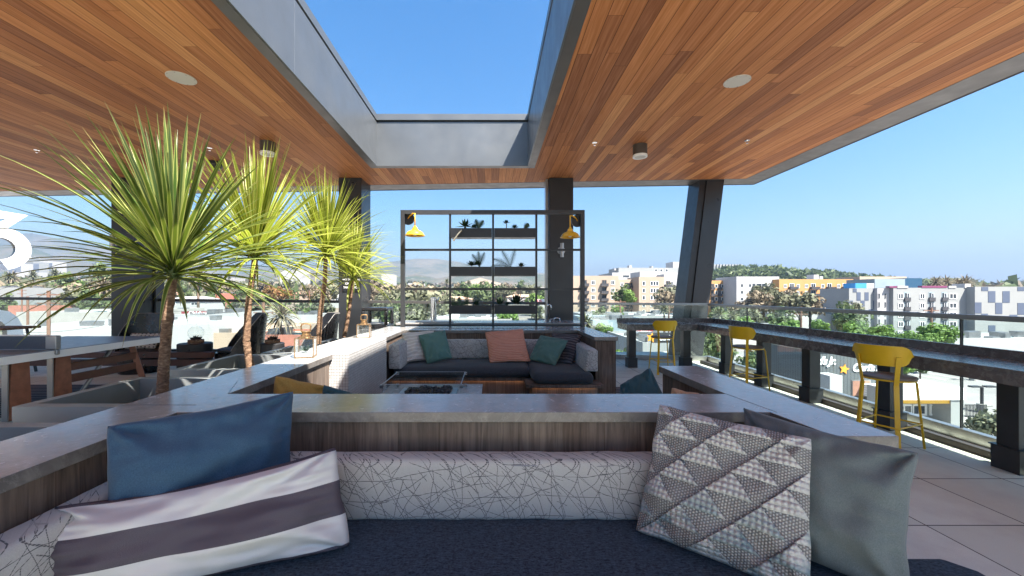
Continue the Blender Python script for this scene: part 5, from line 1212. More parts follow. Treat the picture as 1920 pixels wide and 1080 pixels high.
for i, v in enumerate(rows(555.5, 17.5, 5)):
    for u, w in ((1688.5,1.25),(1729,1.25),(1786.5,1.75)): win(Kc, ux(u,110), 110, vz(v,110), w, 1.4); 
    for u, w in ((1700.5,1.6),(1746.5,1.7),(1770.5,1.6),(1822,1.5)):
        obj('recess', MB().box(ux(u,110)-w/2,ux(u,110)+w/2,109.97,110.0,vz(v+9,110),vz(v-8,110)), M['tealw'], Kc); balcony(Kc, ux(u,110), 110, vz(v+9,110), w, .35, 1.0)
        if i < 4: win(Kc, ux(u+1.5,110), 109.95, vz(v+1,110), .55, 1.8, split=False)
m = MB().box(ux(1667,110),ux(1681,110),109.9,111,vz(539.5,110),vz(536.5,110)).box(ux(1728,110),ux(1775,110),109.9,111,vz(539.5,110),vz(535.8,110)); obj('purple_parapet', m, M['purple'], Kc)
m = MB().box(ux(1682,110),ux(1702,110),109.85,111,vz(540,110),vz(536,110)).box(ux(1778,110),ux(1792,110),109.85,111,vz(540,110),vz(536,110)).box(ux(1808,110),ux(1819,110),109.85,113,vz(540,110),vz(532,110)); obj('white_parapet', m, M['whst'], Kc)
Kd = block('apartment_block', 'large grey wall with slate blue checker panels at the right edge', 1828, 1990, 537.5, 108, 12, 'gyst', 'apartments')
cells(Kd, 108, [(1840,1852.5,538,545.5),(1852.5,1866,545.8,567),(1879.5,1893,545.8,567.5),(1827.3,1840,567,587.5),(1866,1879,567.5,588.5),(1840,1852,588,596.5),(1907.5,1930,538,545.5),(1907.5,1930,568,590),(1893,1907,590,599),(1853,1866,610,625),(1880,1893,624,640),(1907.5,1930,625,640),(1866,1879,640,650)])
# dark office behind
D = block('office_building', 'grey and dark teal glass office rising behind the checkered apartments', 1640, 1697, 523, 150, 12, 'tealw', 'building'); obj('teal_glazing', MB().box(ux(1697,150),ux(1729,150),150,158,GZ,vz(521.5,150)), M['tglass'], D)
block('office_building', 'low brown roofed office peeking above the orange apartments', 1612, 1700, 518.5, 200, 14, 'tanst', 'building', roofm='brn')
# --- low roofs below the beige apartments
def low(name, lab, u0, u1, vtop, Y, depth, mat, roofm='whroof', cat='warehouse', par=.4, group=None): return block(name, lab, u0, u1, vtop, Y, depth, mat, cat, group, roofm, par)
low('warehouse', 'white roofed warehouse below the beige apartments', 1105, 1300, 592, 96, 22, 'gyst')
low('warehouse', 'grey teal shed wall left of the short bar end', 1112, 1225, 600, 66, 16, 'tealw', 'whroof')
w_ = low('warehouse', 'small white annex in front of the grey teal shed', 1098, 1128, 622, 60, 6, 'whst')
low('warehouse', 'pale grey commercial building below the short bar end', 1205, 1300, 642, 44, 14, 'gyst')
low('warehouse', 'low white block behind the lime trees on the right', 1345, 1475, 606, 92, 12, 'whst')
low('warehouse', 'pale flat roofed shop beyond the long bar counter', 1480, 1700, 672, 50, 9, 'conc' if False else 'whst', 'conc')
low('warehouse', 'low white shop with grey roof behind the lime trees before the orange apartments', 1475, 1590, 588, 118, 12, 'whst')
low('warehouse', 'low cream building under the brownish trees', 1402, 1470, 594, 112, 10, 'beige')
low('warehouse', 'white flat roof in front of the large checkered wall', 1790, 2050, 634, 70, 10, 'whst')
# --- hamburger restaurant with script signs
Rb = thing('restaurant', 'fast food restaurant with dark ribbed tower and white yellow banded canopy', 'restaurant', (31,37,GZ))
YR = 35.0; xa, xb = ux(1531,YR), ux(1651,YR)
def ribbed():
    t = NT('ribbed_grey_cladding'); x, y, z = t.sep(); s = t.ma('PINGPONG', t.ma('MULTIPLY', t.ma('ADD', x, y), 3.2), .5); c = t.mix(t.ma('LESS_THAN', s, .08), (.10,.11,.115), (.04,.045,.05)); return t.fin(c, .6)
M['rib'] = ribbed()
obj('tower', MB().box(xa,xb,YR,YR+6,GZ-.5,vz(660,YR)), M['rib'], Rb)
obj('tower_cap', MB().box(xa-.1,xb+.1,YR-.1,YR+6.1,vz(660,YR),vz(657,YR)), M['alu'], Rb)
def star(cx, y, cz, r, rz=0):
    m = MB(); pts = [(cx+(r if k%2==0 else r*.48)*math.sin(math.pi*k/5+.2), cz+(r if k%2==0 else r*.48)*math.cos(math.pi*k/5+.2)) for k in range(10)]
    vs = [(p[0],y-.06,p[1]) for p in pts]+[(p[0],y,p[1]) for p in pts]; m.add(vs, [tuple(range(9,-1,-1)), tuple(range(10,20))]+[(i,(i+1)%10,(i+1)%10+10,i+10) for i in range(10)]); return m
M['staro'] = simple('orange_star', (.75,.30,.03), .5); M['signw'] = simple('white_lettering', (.85,.85,.84), .4, 0, .02)
def script(root, cx, y, cz, size, label_star=True):
    q = face_text("Carl's Jr.", size, cx, y-.03, cz, depth=.08, shear=.28, bold=size*.028, spacing=.86); obj('sign_lettering', q, M['signw'], root)
    if label_star: obj('sign_star', star(cx-size*2.1, y-.01, cz-size*.1, size*.46), M['staro'], root)
script(Rb, ux(1626,YR), YR, vz(690,YR), 1.0); script(Rb, ux(1543,YR)-.25, YR-.02, vz(677,YR), .95, False)
obj('wall_poster', MB().box(ux(1598,YR),ux(1630,YR),YR-.06,YR,vz(742,YR),vz(714,YR)), M['tile'], Rb)
obj('poster_frame', MB().box(ux(1596,YR),ux(1632,YR),YR-.04,YR-.002,vz(744,YR),vz(712,YR)), M['alu'], Rb)
YC = 33.2; ca, cb = ux(1684,YC), ux(1811,YC)
obj('shop_wall', MB().box(ux(1651,YC+1.6),cb-.9,YC+1.6,YC+9,GZ-.5,vz(748,YC)), M['gyst'], Rb)
def slat():
    t = NT('white_slat_canopy'); x, y, z = t.sep(); s = t.ma('PINGPONG', t.ma('MULTIPLY', z, 5.0), .5); return t.fin(t.mix(t.ma('LESS_THAN', s, .10), (.74,.75,.76), (.42,.44,.46)), .5)
M['slat'] = slat()
obj('canopy', MB().box(ux(1651,YC),cb,YC,YC+8,vz(750,YC),vz(728,YC)), M['slat'], Rb); obj('yellow_band', MB().box(ux(1651,YC),cb-1.1,YC+.2,YC+.5,vz(758,YC),vz(750.2,YC)), M['lampyel'], Rb)
obj('corner_pier', MB().box(cb-1.15,cb-.15,YC+.1,YC+1.7,GZ-.5,vz(750.2,YC)), M['gyst'], Rb)
for u, w in ((1694,1.5),(1722,1.3),(1755,1.25)): win(Rb, ux(u,YC+1.6), YC+1.6, vz(768,YC+1.6), w, 1.0)
t2 = obj('window_poster', MB().box(ux(1747,YC+1.6),ux(1759,YC+1.6),YC+1.45,YC+1.48,vz(777,YC),vz(761,YC)), M['red'] if 'red' in M else simple('red_poster', (.45,.04,.04), .5), Rb)
for u in (1549,1645): obj('rooftop_unit', MB().box(ux(u-12,34),ux(u+12,34),33,34.4,GZ,vz(700 if u < 1600 else 722,34)), M['whst'], Rb, bevel=.05)
# second sign of the restaurant near the short bar end
t = thing('road_sign', 'dark restaurant sign board with white script behind the farthest stool', 'sign', (ux(1245,38),38,GZ)); Yq = 38
obj('board', MB().box(ux(1224,Yq),ux(1272,Yq),Yq,Yq+.3,vz(643,Yq),vz(624,Yq)), M['dark'], t); obj('pole', MB().box(ux(1236,Yq),ux(1238,Yq),Yq+.1,Yq+.3,GZ-.2,vz(643,Yq)), M['dark'], t)
q = face_text("Carl's Jr.", .62, ux(1251,Yq), Yq-.03, vz(634,Yq), depth=.06, shear=.28, bold=.018, spacing=.86); obj('lettering', q, M['signw'], t); obj('star', star(ux(1221,Yq), Yq-.02, vz(633,Yq), .5), M['staro'], t)
t = thing('wall_sign', 'white sign with red lettering seen under the short bar end', 'sign', (ux(1215,43.8),43.8,vz(622,43.8))); obj('board', MB().box(ux(1196,43.8),ux(1222,43.8),43.7,43.8,vz(622,43.8),vz(616,43.8)), M['signw'], t); q = face_text('HOT-WING', .34, ux(1209,43.7), 43.68, vz(619,43.7), depth=.03, bold=.012); obj('lettering', q, simple('red_letters', (.6,.03,.03), .5), t)
# street lights in the parking lot, fence
def lampp(lab, u, vtop, Y, h=None):
    x = ux(u,Y); t = thing('street_lamp', lab, 'street lamp', (x,Y,GZ), 'parking lot lamps'); z = vz(vtop,Y)
    obj('pole', MB().tube([(x,Y,GZ),(x,Y,z)], .12, 8), M['dark2'], t); obj('concrete_base', MB().cyl((x,Y,GZ), .35, .8, 12), M['conc'], t)
    for s in (-1,1): obj('lamp_head', MB().box(x+s*.25 if s > 0 else x-1.15, x+1.15 if s > 0 else x-.25, Y-.2, Y+.2, z, z+.14), M['dark'], t)
lampp('dark twin headed parking lot lamp nearest the rightmost bar post', 1841, 726, 38); lampp('dark parking lot lamp left of the glass joint', 1824, 691, 52); lampp('dark parking lot lamp farthest left in the lot', 1782, 680, 60)
t = thing('iron_fence', 'black iron fence beside the restaurant car park', 'fence', (43,34,GZ)); m = MB(); x0, x1 = ux(1810,36), ux(1850,36)
m.box(x0,x1,36,36.05,GZ+1.25,GZ+1.3).box(x0,x1,36,36.05,GZ+.15,GZ+.2)
for k in range(16): x = x0+(x1-x0)*k/15; m.box(x-.02,x+.02,36,36.04,GZ,GZ+1.3)
obj('fence_panel', m, M['dark2'], t)

# --- left side: warehouses and town
M['cream'] = simple('cream_wall', (.31,.295,.275), .85, 0, .08, .5)
fw = low('furniture_shop', 'white walled furniture shop with black serif lettering left of the second palm', 318, 388, 590, 78, 26, 'whst', 'whroof', 'shop')
q = face_text('FURNITURE TOWN', 1.02, ux(356,78), 77.95, vz(603,78), depth=.08, spacing=1.0, rz=0); obj('sign_lettering', q, M['dark2'], fw)
t = thing('billboard', 'dark red roof sign with white lettering above the furniture shop', 'sign', (ux(378,84),84,vz(598,84)-3)); obj('board', MB().box(ux(340,84),ux(397,84),84,84.4,vz(591,84),vz(584,84)).box(ux(386,83.8),ux(397,83.8),83.8,84.4,vz(599,84),vz(591,84)), simple('dark_red_board', (.22,.03,.04), .6), t)
q = face_text('Chicken', 1.25, ux(372,83.9), 83.88, vz(588,83.9), depth=.06, bold=.03); obj('lettering', q, M['signw'], t); obj('posts', MB().box(ux(352,84.2),ux(353,84.2),84.2,84.5,GZ,vz(591,84)).box(ux(390,84.2),ux(391,84.2),84.2,84.5,GZ,vz(599,84)), M['dark2'], t)
low('warehouse', 'tan flat roofed building beyond the side table terrarium', 316, 482, 624, 62, 22, 'beige', 'tanroof')
low('warehouse', 'white roofed warehouse at the left behind the table tennis table', 12, 300, 612, 52, 22, 'whst')
low('warehouse', 'white warehouse with grey skylights beyond the leftmost railing', 30, 212, 585, 88, 28, 'cream')
low('warehouse', 'long terracotta walled building with white roof at far left', 15, 92, 573, 120, 16, 'brick')
low('warehouse', 'pale grey blue block left of the leftmost railing joint', -60, 36, 539, 130, 14, 'gyst')
low('warehouse', 'low brick building behind the third palm trunk', 458, 566, 628, 58, 10, 'brick', 'tanroof')
low('warehouse', 'white roofed shed right of the fan palm', 560, 680, 606, 84, 14, 'cream')
low('warehouse', 'white shed with dark openings beside the fan palm', 538, 590, 590, 104, 10, 'whst')
low('warehouse', 'brick red shop row between the palm trunks', 404, 452, 550, 210, 20, 'brick')
low('warehouse', 'large white flat roof with rooftop units behind the bottom troughs', 800, 960, 598, 88, 42, 'cream')
ru = thing('rooftop_units', 'row of grey air conditioning units on the big white roof', 'air conditioner', (ux(900,100),100,vz(598,88)))
m = MB(); zr = vz(598,88)-.34
for k in range(10): x = ux(868+k*9.5,100+(k%3)*6); y = 100+(k%3)*6; m.box(x-.8,x+.8,y,y+1.6,zr,zr+rnd.uniform(.7,1.3))
obj('units', m, M['alu'], ru)
low('warehouse', 'small cream block on the roof behind the bottom left trough', 846, 862, 592, 112, 4, 'cream', par=0)
low('shop', 'low white shop at the bend of the road', 1012, 1040, 566, 190, 14, 'whst')
t = thing('shop_sign', 'small white road sign with red letters right of the shelf frame', 'sign', (ux(1013,170),170,-8)); obj('board', MB().box(ux(1006,170),ux(1023,170),170,170.3,vz(567.5,170),vz(561,170)), M['signw'], t); q = face_text('SHELL'[0:0]+'OIL', 1.4, ux(1012,169.9), 169.9, vz(564,170), depth=.05, bold=.03); obj('lettering', q, simple('red_sign_letters', (.6,.04,.05), .5), t)
# office towers far left
def tower(lab, u0, u1, v0, Y, mat):
    t = block('office_tower', lab, u0, u1, v0, Y, 30, mat, 'office tower', 'far office towers')
    for k in range(7):
        z = vz(v0+2.2+k*3.3,Y); obj('window_band', MB().box(ux(u0+.8,Y),ux(u1-.8,Y),Y-.4,Y,z-4.5,z-1.0), M['bandw'], t)
M['bandw'] = simple('far_window_band', (.13,.15,.19), .4)
tower('grey half of the banded office tower at far left', 62, 74, 491, 900, 'gyst'); tower('white half of the banded office tower at far left', 74, 99, 490, 920, 'whst'); tower('paler office tower behind the upper numeral', 15, 40, 494, 1000, 'whst')
for i, (u0,u1,v,Y,lab) in enumerate(((-20,30,519,800,'long white hall beneath the paler office tower'),(30,62,510,820,'white block between the two far office towers'),(98,118,516,780,'white low block right of the banded office tower'),(140,186,522,700,'long low white hall left of the leftmost column'),(525,566,506,640,'white apartment slab behind the second and third palms'),(330,352,520,680,'small white hall right of the leftmost column'),(420,440,521,700,'white hall above the front palm leaf'),(715,735,514,620,'white block left of the shelf frame'),(765,790,531,520,'long white hall low behind the left frame bay'),(1002,1030,538,400,'white flat building right of the troughs'))):
    low('far_building', lab, u0, u1, v, Y, 30, 'whst' if i % 3 else 'cream')
def clutter(root_name_label, n, seed):
    o = [q for q in bpy.data.objects if q.get('label') == root_name_label][0]; r_ = random.Random(seed)
    xs_ = []; w = [c for c in o.children if c.name.startswith('roof')][0]; co = [v.co for v in w.data.vertices]
    x0, x1 = min(c.x for c in co), max(c.x for c in co); y0, y1 = min(c.y for c in co), max(c.y for c in co); z = max(c.z for c in co)
    m = MB(); g = MB(); L = o.location
    for k in range(n):
        x = r_.uniform(x0+1, x1-3)+L.x; y = r_.uniform(y0+1, y1-3)+L.y
        (m if k % 3 else g).box(x, x+r_.uniform(.8,2.6), y, y+r_.uniform(.8,1.6), z+L.z, z+L.z+(r_.uniform(.3,1.3) if k % 3 else .12))
    if m.v: tag(obj('vent_units', m, M['alu'], o), kind='stuff')
    if g.v: tag(obj('roof_skylights', g, M['window2'], o), kind='stuff')
for q in list(bpy.data.objects):
    if q.name.startswith(('warehouse','furniture_shop')) and q.parent is None and q.type == 'EMPTY' and any(c.name.startswith('roof') for c in q.children): clutter(q['label'], 14, hash(q['label']) % 97 if False else len(q['label']))
def house(lab, u, vt, Y, w, h, d, wm, rm):
    x = ux(u,Y); z1 = vz(vt,Y); t = thing('house', lab, 'house', (x,Y,z1-h-1.5)); zz = z1-1.6
    obj('walls', MB().box(x-w/2,x+w/2,Y,Y+d,zz-h-3,zz), M[wm], t); m = MB(); o = .5; m.add([(x-w/2-o,Y-o,zz),(x+w/2+o,Y-o,zz),(x+w/2+o,Y+d+o,zz),(x-w/2-o,Y+d+o,zz),(x-w/2+w*.2,Y+d/2,z1),(x+w/2-w*.2,Y+d/2,z1)], [(3,2,1,0),(0,1,5,4),(2,3,4,5),(1,2,5),(3,0,4)]); obj('roof', m, M[rm], t)
    for k in (-.28,.25): win(t, x+k*w, Y, zz-1.2, w*.14, 1.1)
hs = [('pink roofed house among trees right of the second palm',592,541,240,17,'whst','tile'),('salmon house beside the pink roofed house',566,546,230,12,'beige','tile'),('white house with grey roof left of the leftmost column',112,544,230,14,'cream','brn'),('white tent roofed hall above the front palm trunk',345,556,150,16,'whst','whroof'),
      ('small tan house right of the leftmost column',322,548,260,12,'beige','tile'),('cream house below the office tower',176,536,300,16,'cream','tile'),('brown roofed house behind the second palm trunk',505,545,280,14,'cream','brn'),('white house left of the second column',622,552,200,12,'whst','whroof'),
      ('brown roofed bungalow behind the left frame bay',800,548,240,18,'cream','brn'),('tan roofed bungalow low behind the bottom left trough',845,556,230,24,'beige','tanroof'),('tan bungalow row behind the bottom right trough',985,552,240,22,'cream','tanroof'),('white bungalow far behind the middle troughs',900,541,330,18,'cream','brn'),('white cottage beside the waste station',735,549,230,10,'whst','brn'),
      ('grey roofed cottage right of the fan palm',610,578,130,10,'cream','brn'),('pale cottage left of the third palm',545,572,140,9,'whst','brn'),('white cottage behind the tap tower',826,578,150,11,'whst','tile')]
for a in hs: house(a[0], a[1], a[2], a[3], a[4], 3.2, a[4]*.7, a[5], a[6])
# utility poles and wires
def upole(lab, u, v0, Y, arms=2):
    x = ux(u,Y); t = thing('utility_pole', lab, 'utility pole', (x,Y,GZ), 'wooden utility poles'); z = vz(v0,Y)
    obj('pole', MB().tube([(x,Y,GZ-1),(x,Y,z)], .16, 7), M['polew'], t); m = MB()
    for k in range(arms): m.box(x-1.2,x+1.2,Y-.06,Y+.06,z-.5-k*.9,z-.38-k*.9)
    obj('crossarm', m, M['polew'], t)
M['polew'] = simple('pole_wood', (.16,.085,.055), .9)
for a in (('brown utility pole left of the leftmost column at the railing',91,545,42),('thin utility pole behind the railing at far left',52,556,60),('utility pole between second palm and fan palm',494,566,48),('utility pole beside the leftmost warehouse trees',41,541,100),('utility pole right of the fan palm',580,545,110),('utility pole right of the second palm',552,552,130),('utility pole with transformers before the checkered apartments',1746,577,62),('pale pole before the orange apartments',1502,575,70),('utility pole below the beige apartments',1163,562,80),('thin pole behind the short bar',1254,572,75),('utility pole behind the left frame bay',826,552,140)): upole(a[0], a[1], a[2], a[3], 2 if a[3] < 150 else 1)
m = MB()
def wire(u0,v0,Y0,u1,v1,Y1,sag,lab):
    a, b_ = at(u0,v0,Y0), at(u1,v1,Y1); tag(obj('overhead_wire', MB().tube([a.lerp(b_,k/10)+Vector((0,0,-sag*4*(k/10)*(1-k/10))) for k in range(11)], .018, 4), M['dark2']), 'thin dark overhead wire ' + lab, 'wire', 'overhead wires')
for a in ((0,622,42,205,608,42,.4,'sagging low across the white warehouse at left'),(91,548,42,-60,560,60,.4,'leaving the leftmost utility pole to the left'),(91,548,42,494,568,48,1.5,'between the leftmost pole and the pole by the fan palm'),(494,570,48,640,560,110,1,'from the pole by the fan palm to the second column'),(1746,580,62,1640,588,70,.4,'from the transformer pole down to the left'),(1746,580,62,1502,578,70,.6,'from the transformer pole to the pale pole'),(1746,584,62,1990,600,50,.6,'from the transformer pole to the right edge')): wire(*a)

# --- individual trees placed by eye
TR = [('green',192,516,200,7.5),('olive',185,528,205,5.5),('green',130,537,230,9),('lime',147,536,215,6),('green',112,541,260,8),('brown',70,548,190,7),('olive',28,548,160,5),('brown',125,553,170,8),('olive',150,566,130,6.5),('green',170,568,120,5.5),('olive',130,570,135,6),('lime',180,560,160,4),('green',20,566,130,4),('olive',92,556,180,6),('brown',160,553,190,6),
      ('green',338,536,230,5),('olive',318,545,200,6),('brown',395,545,260,7),('green',352,556,190,4),('olive',440,543,260,8),('brown',425,548,240,7),('green',455,552,210,5),('olive',420,538,330,9),('green',388,538,330,8),('olive',345,541,300,7),('green',448,572,120,4),('olive',486,580,105,6.5),
      ('rust',527,552,170,5),('rust',508,551,175,4),('brown',500,540,280,8),('olive',540,536,300,8),('brown',580,548,200,6),('brown',600,556,170,6),('olive',617,550,190,6),('green',566,583,110,4.2),('olive',600,575,120,5),('green',552,555,190,4),('brown',630,545,240,6),
      ('brown',700,548,170,9),('brown',716,556,150,7),('olive',735,566,130,6),('olive',722,585,110,6),('green',745,590,95,5),('brown',770,552,190,9),('brown',795,558,170,8),('olive',780,575,120,8),('olive',805,580,110,7.5),('olive',770,595,90,5),('green',824,560,210,6),('olive',838,571,130,5),
      ('green',870,546,280,9),('lime',890,543,300,9),('green',905,548,260,10),('lime',915,541,340,9),('brown',860,541,330,7),('green',930,545,300,7),('olive',945,548,270,7),('brown',950,541,380,8),('green',975,540,400,9),('olive',990,546,300,7),('lime',1002,560,200,6),('green',1020,556,220,6),('lime',952,592,100,3.0),('lime',945,598,92,2.4),('olive',1008,586,150,4),
      ('green',1168,552,150,4.5),('lime',1180,556,146,3.6),('olive',1258,560,120,5.5),('brown',1250,566,116,4.5),('brown',1270,566,118,4),('lime',1160,585,90,2.2),('green',1125,590,100,2.5),('lime',1125,618,60,1.4),('lime',1142,622,58,1.3),('lime',1170,560,150,3.4),
      ('olive',1432,558,110,5.2),('brown',1420,567,106,4.5),('olive',1450,566,108,4.5),('brown',1480,566,112,4.8),('olive',1500,572,108,5),('brown',1520,575,108,4),('green',1465,596,95,4),('olive',1400,592,96,3.5),('brown',1385,580,120,3.5),
      ('lime',1365,598,80,2.4),('lime',1395,602,78,2.2),('green',1460,612,76,2.4),('lime',1480,612,74,2.6),('lime',1535,616,70,2.2),('green',1350,590,90,3),
      ('green',1590,596,88,4.2),('olive',1595,585,92,3.2),('lime',1598,621,66,2.4),('lime',1618,624,64,2),('lime',1652,626,60,2.1),('lime',1660,632,58,1.8),('lime',1690,634,56,1.5),('lime',1708,636,55,1.6),('lime',1750,628,56,2.4),('lime',1768,630,55,2.1),('lime',1735,634,54,1.6),
      ('green',1330,650,40,2.2),('green',1350,655,38,1.8),('green',1318,660,38,1.5),('green',1410,676,36,1.6),('green',1725,686,52,1.2),('lime',1700,690,48,1.2),('green',1175,668,34,1.1),('lime',1160,672,33,1.0)]
for k, u, v, Y, r in TR: tree(k, u, v, Y, r)
tree('olive', 1872, 806, 22, 1.45, 'feathery grey green street tree behind the rightmost bar post'); tree('olive', 1845, 800, 24, 1.05, 'small pale street tree left of the rightmost bar post')
for a in (('fan',103,514,260,2.4,'tall fan palm right of the banded office tower'),('fan',62,516,280,2.3,'tall fan palm below the banded office tower'),('date',24,522,260,2.2,'bushy palm below the upper numeral'),('fan',17,520,240,2.0,'fan palm at the far left edge'),('date',194,540,150,2.0,'date palm against the leftmost column'),
          ('date',371,522,130,1.75,'date palm between the front palm and the second palm'),('fan',838,528,300,1.6,'single fan palm behind the left mullion'),('fan',879,532,320,2.0,'tall fan palm above the hills behind the frame'),('fan',868,536,330,1.3,'short fan palm behind the frame'),('date',912,536,280,1.6,'bushy palm behind the second mullion'),('fan',902,534,330,1.3,'small fan palm in the middle of the frame view'),('fan',941,534,340,1.1,'small fan palm in the right bay of the frame view'),
          ('date',527,596,60,1.25,'large shaggy fan palm between the second and third palms'),('fan',1245,580,70,.8,'small palm under the beige apartments'),('fan',1347,594,64,1.0,'small palm right of the leaning column'),('fan',1098,606,60,1.0,'small palm beside the grey teal shed'),('fan',1372,596,70,.9,'second small palm right of the leaning column'),
          ('date',1755,531,150,1.3,'palm above the purple parapet'),('date',1774,531,150,1.3,'palm beside the other one above the purple parapet'),('date',1797,534,150,1.3,'palm left of the small white rooftop box'),('date',1810,532,150,1.5,'palm right behind the small white rooftop box'),
          ('fan',760,536,420,2.0,'distant fan palm behind the left frame post'),('fan',468,524,420,2.2,'distant fan palm near the second palm trunk'),('fan',414,520,420,1.8,'distant palm right of the front palm'),('fan',430,521,430,1.7,'distant palm second to the right of the front palm'),('fan',405,527,400,1.8,'distant palm under the front palm leaf')): palm(*a)
# --- distant carpet of trees and houses (uncountable)
rr = np.random.RandomState(4)
def carpet(name, n, dmin, dmax, col, kindf, a0=-56, a1=54):
    m = MB()
    for i in range(n):
        d = dmin + (dmax-dmin)*rr.rand()**1.1; a = math.radians(rr.uniform(a0, a1)); x, y = d*math.sin(a), d*math.cos(a); kindf(m, x, y, gz(x,y), d)
    return m
def tclump(m, x, y, z, d):
    s = rr.uniform(3.5,7.5)*(1+.0006*d)
    for k in range(16):
        dd = rr.normal(size=3); dd /= np.linalg.norm(dd); p = np.array([x,y,z+s*.75]) + dd*s*rr.uniform(.5,1)*np.array([1,1,.62]); u = rr.normal(size=3)*s*.34; w = rr.normal(size=3)*s*.34; b_ = len(m.v)
        m.v += [tuple(p-u-w), tuple(p+u-w), tuple(p+u+w), tuple(p-u+w)]; m.f.append((b_,b_+1,b_+2,b_+3)); m.m.append(0)
for nm, n, a, b_, mt, dm in (('distant_olive_trees',1000,300,1400,'olive',0),('distant_green_trees',650,300,1300,'green',0),('distant_dry_trees',650,300,1400,'brown',0)):
    tag(obj(nm, carpet(nm, n, a, b_, None, tclump), TL[mt]), 'far off wood of %s trees spreading over the valley floor' % mt, 'trees', kind='stuff')
def hbox(m, x, y, z, d):
    w, l, h = rr.uniform(9,26), rr.uniform(8,18), rr.uniform(3.5,7)*(1+.0005*d); m.box(x-w/2,x+w/2,y,y+l,z-4,z+h)
for nm, n, mt, lab in (('distant_white_houses',620,'whst','white'),('distant_tan_houses',420,'beige','tan'),('distant_tile_roofs',200,'tile','terracotta')):
    tag(obj(nm, carpet(nm, n, 420, 1500, None, hbox), M[mt]), 'uncountable far off %s houses across the valley' % lab, 'houses', kind='stuff')

# ================================================================ MOUNTAINS, HILL
def ridge(name, D, prof, depth, mat, foot=540, rough=1.0, lo=-2500, hi=3500, n=150):
    us = [p[0] for p in prof]; vs = [p[1] for p in prof]; m = MB(); K = 14
    for j in range(K+1):
        s = j/K; y = D - depth*(1-s)
        for i in range(n+1):
            u = lo+(hi-lo)*i/n; v = np.interp(u, us, vs); X = ux(u,D); zt = vz(v,D); z0 = gz(X, y) - 8
            q = s**1.35; nn = mnoise.fractal((X*.0016*rough*1200/D*1.4, y*.0016*rough*1200/D*1.4, 3.3), .9, 2.1, 6) if False else mnoise.noise((X/D*9, y/D*9, 2.2))*.6 + mnoise.noise((X/D*24, y/D*24, 4.2))*.3 + mnoise.noise((X/D*60, y/D*60, 4.2))*.14
            z = z0 + (zt-z0)*q*(1+nn*.42*(1-s*.75)) + (zt-z0)*.07*nn*s; m.v.append((X, y, z))
    m.f = [(j*(n+1)+i, j*(n+1)+i+1, (j+1)*(n+1)+i+1, (j+1)*(n+1)+i) for j in range(K) for i in range(n)]
    b_ = len(m.v)                                          # rear slope
    for i in range(n+1): x, y, z = m.v[K*(n+1)+i]; m.v.append((x, y+depth*.8, -30))
    m.f += [(K*(n+1)+i, K*(n+1)+i+1, b_+i+1, b_+i) for i in range(n)]; m.m = [0]*len(m.f)
    tag(obj(name, m, mat, smooth=True), kind='structure')
def hillmat(name, a, b_, sp=(.5,.48,.46), amt=.0, sc_=.004):
    t = NT(name); c = t.mix(t.rng(t.noise(scale=sc_, det=8, rough=.7), .4, .6), a, b_)
    if amt: c = t.mix(t.ma('MULTIPLY', t.ma('GREATER_THAN', t.noise(scale=.03, det=2), .68), amt), c, sp)
    return t.fin(c, 1.0, 0, 0)
ridge('mountains', 3700, [(-2500,430),(-400,440),(-100,445),(60,442),(110,446),(160,456),(205,466),(260,478),(330,487),(420,495),(520,500),(620,497),(700,492),(760,487),(785,484),(805,487),(825,484),(850,489),(880,500),(940,508),(1010,512),(1060,520),(1200,540),(3500,548)], 1000, hillmat('far_mountain', (.06,.07,.05), (.12,.11,.085)))
ridge('mountains', 2350, [(-2500,470),(-300,472),(-50,463),(20,461),(50,464),(90,476),(125,488),(150,487),(185,496),(240,508),(320,516),(400,519),(480,512),(560,508),(640,512),(700,516),(740,520),(765,513),(790,514),(812,523),(840,519),(870,514),(895,511),(940,513),(990,514),(1030,517),(1080,530),(1160,548),(3500,556)], 600, hillmat('near_mountain', (.05,.065,.04), (.12,.10,.075), amt=.45))
ridge('dry_hill', 1750, [(-2500,560),(700,560),(840,545),(862,531),(880,524),(905,521),(925,524),(950,535),(990,548),(1050,560),(3500,560)], 350, hillmat('dry_hill', (.24,.18,.13), (.30,.23,.17)))
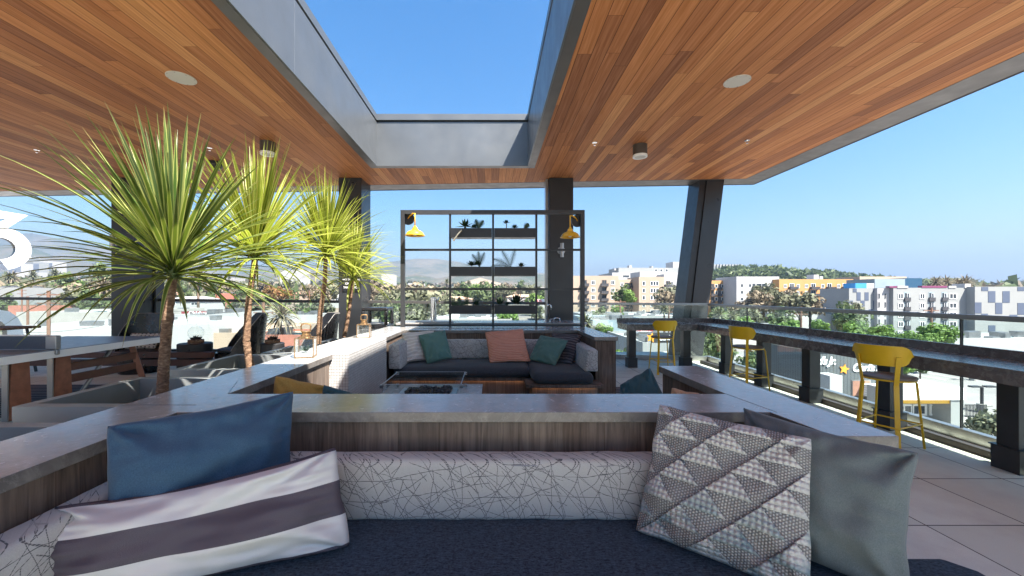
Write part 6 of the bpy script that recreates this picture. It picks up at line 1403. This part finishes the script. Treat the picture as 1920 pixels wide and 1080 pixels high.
ridge('wooded_hill', 560, [(-2500,575),(1180,560),(1290,530),(1330,516),(1345,509),(1380,505),(1430,503),(1470,506),(1500,509),(1560,512),(1600,517),(1650,521),(1700,528),(1740,527),(1790,526),(1830,532),(1900,542),(2200,545),(3500,560)], 200, hillmat('wooded_hill', (.03,.05,.02), (.08,.10,.05), sc_=.03))
m = MB()
for i in range(520):
    u = rr.uniform(1322,1860); v = np.interp(u, [1322,1345,1380,1430,1470,1500,1560,1600,1650,1700,1790,1830,1860], [518,508,504,502,506,509,511,517,521,528,526,532,538]); q = rr.rand()**.7; Y = 560-120*(1-q); x = ux(u,Y); z = vz(v,Y)-6*(1-q)-rr.uniform(-1.5,2.5); s = rr.uniform(3,6.2)
    for k in range(22):
        dd = rr.normal(size=3); dd /= np.linalg.norm(dd); p = np.array([x,Y,z]) + dd*s*rr.uniform(.5,1)*np.array([1,1,.75]); uu = rr.normal(size=3)*s*.22; w = rr.normal(size=3)*s*.22; b_ = len(m.v)
        m.v += [tuple(p-uu-w), tuple(p+uu-w), tuple(p+uu+w), tuple(p-uu+w)]; m.f.append((b_,b_+1,b_+2,b_+3)); m.m.append(0)
tag(obj('hilltop_wood', m, TL['green']), 'dark green wood covering the hill behind the apartments', 'wood', kind='stuff')
Hh = block('hilltop_hall', 'white columned hall on the wooded hill right of the leaning column', 1336, 1392, 496, 600, 12, 'whst', 'building', base=20)
for k in range(10): obj('fin', MB().box(ux(1338+k*5.6,599),ux(1339.4+k*5.6,599),598,600,20,vz(495.5,599)), M['gyst'], Hh)

# ================================================================ HAZE
HZ = NT('haze_air'); HZ.t.nodes.remove(HZ.b); pv = HZ.n('ShaderNodeVolumePrincipled'); pv.inputs['Color'].default_value = (.24,.33,.47,1); pv.inputs['Density'].default_value = 2.1e-4; pv.inputs['Anisotropy'].default_value = .2
HZ.t.links.new(pv.outputs[0], HZ.out.inputs['Volume'])
HAZE = tag(obj('haze', MB().box(-9000,9000,-4200,9800,-40,620), HZ.m), 'pale blue valley haze', 'haze', kind='stuff')
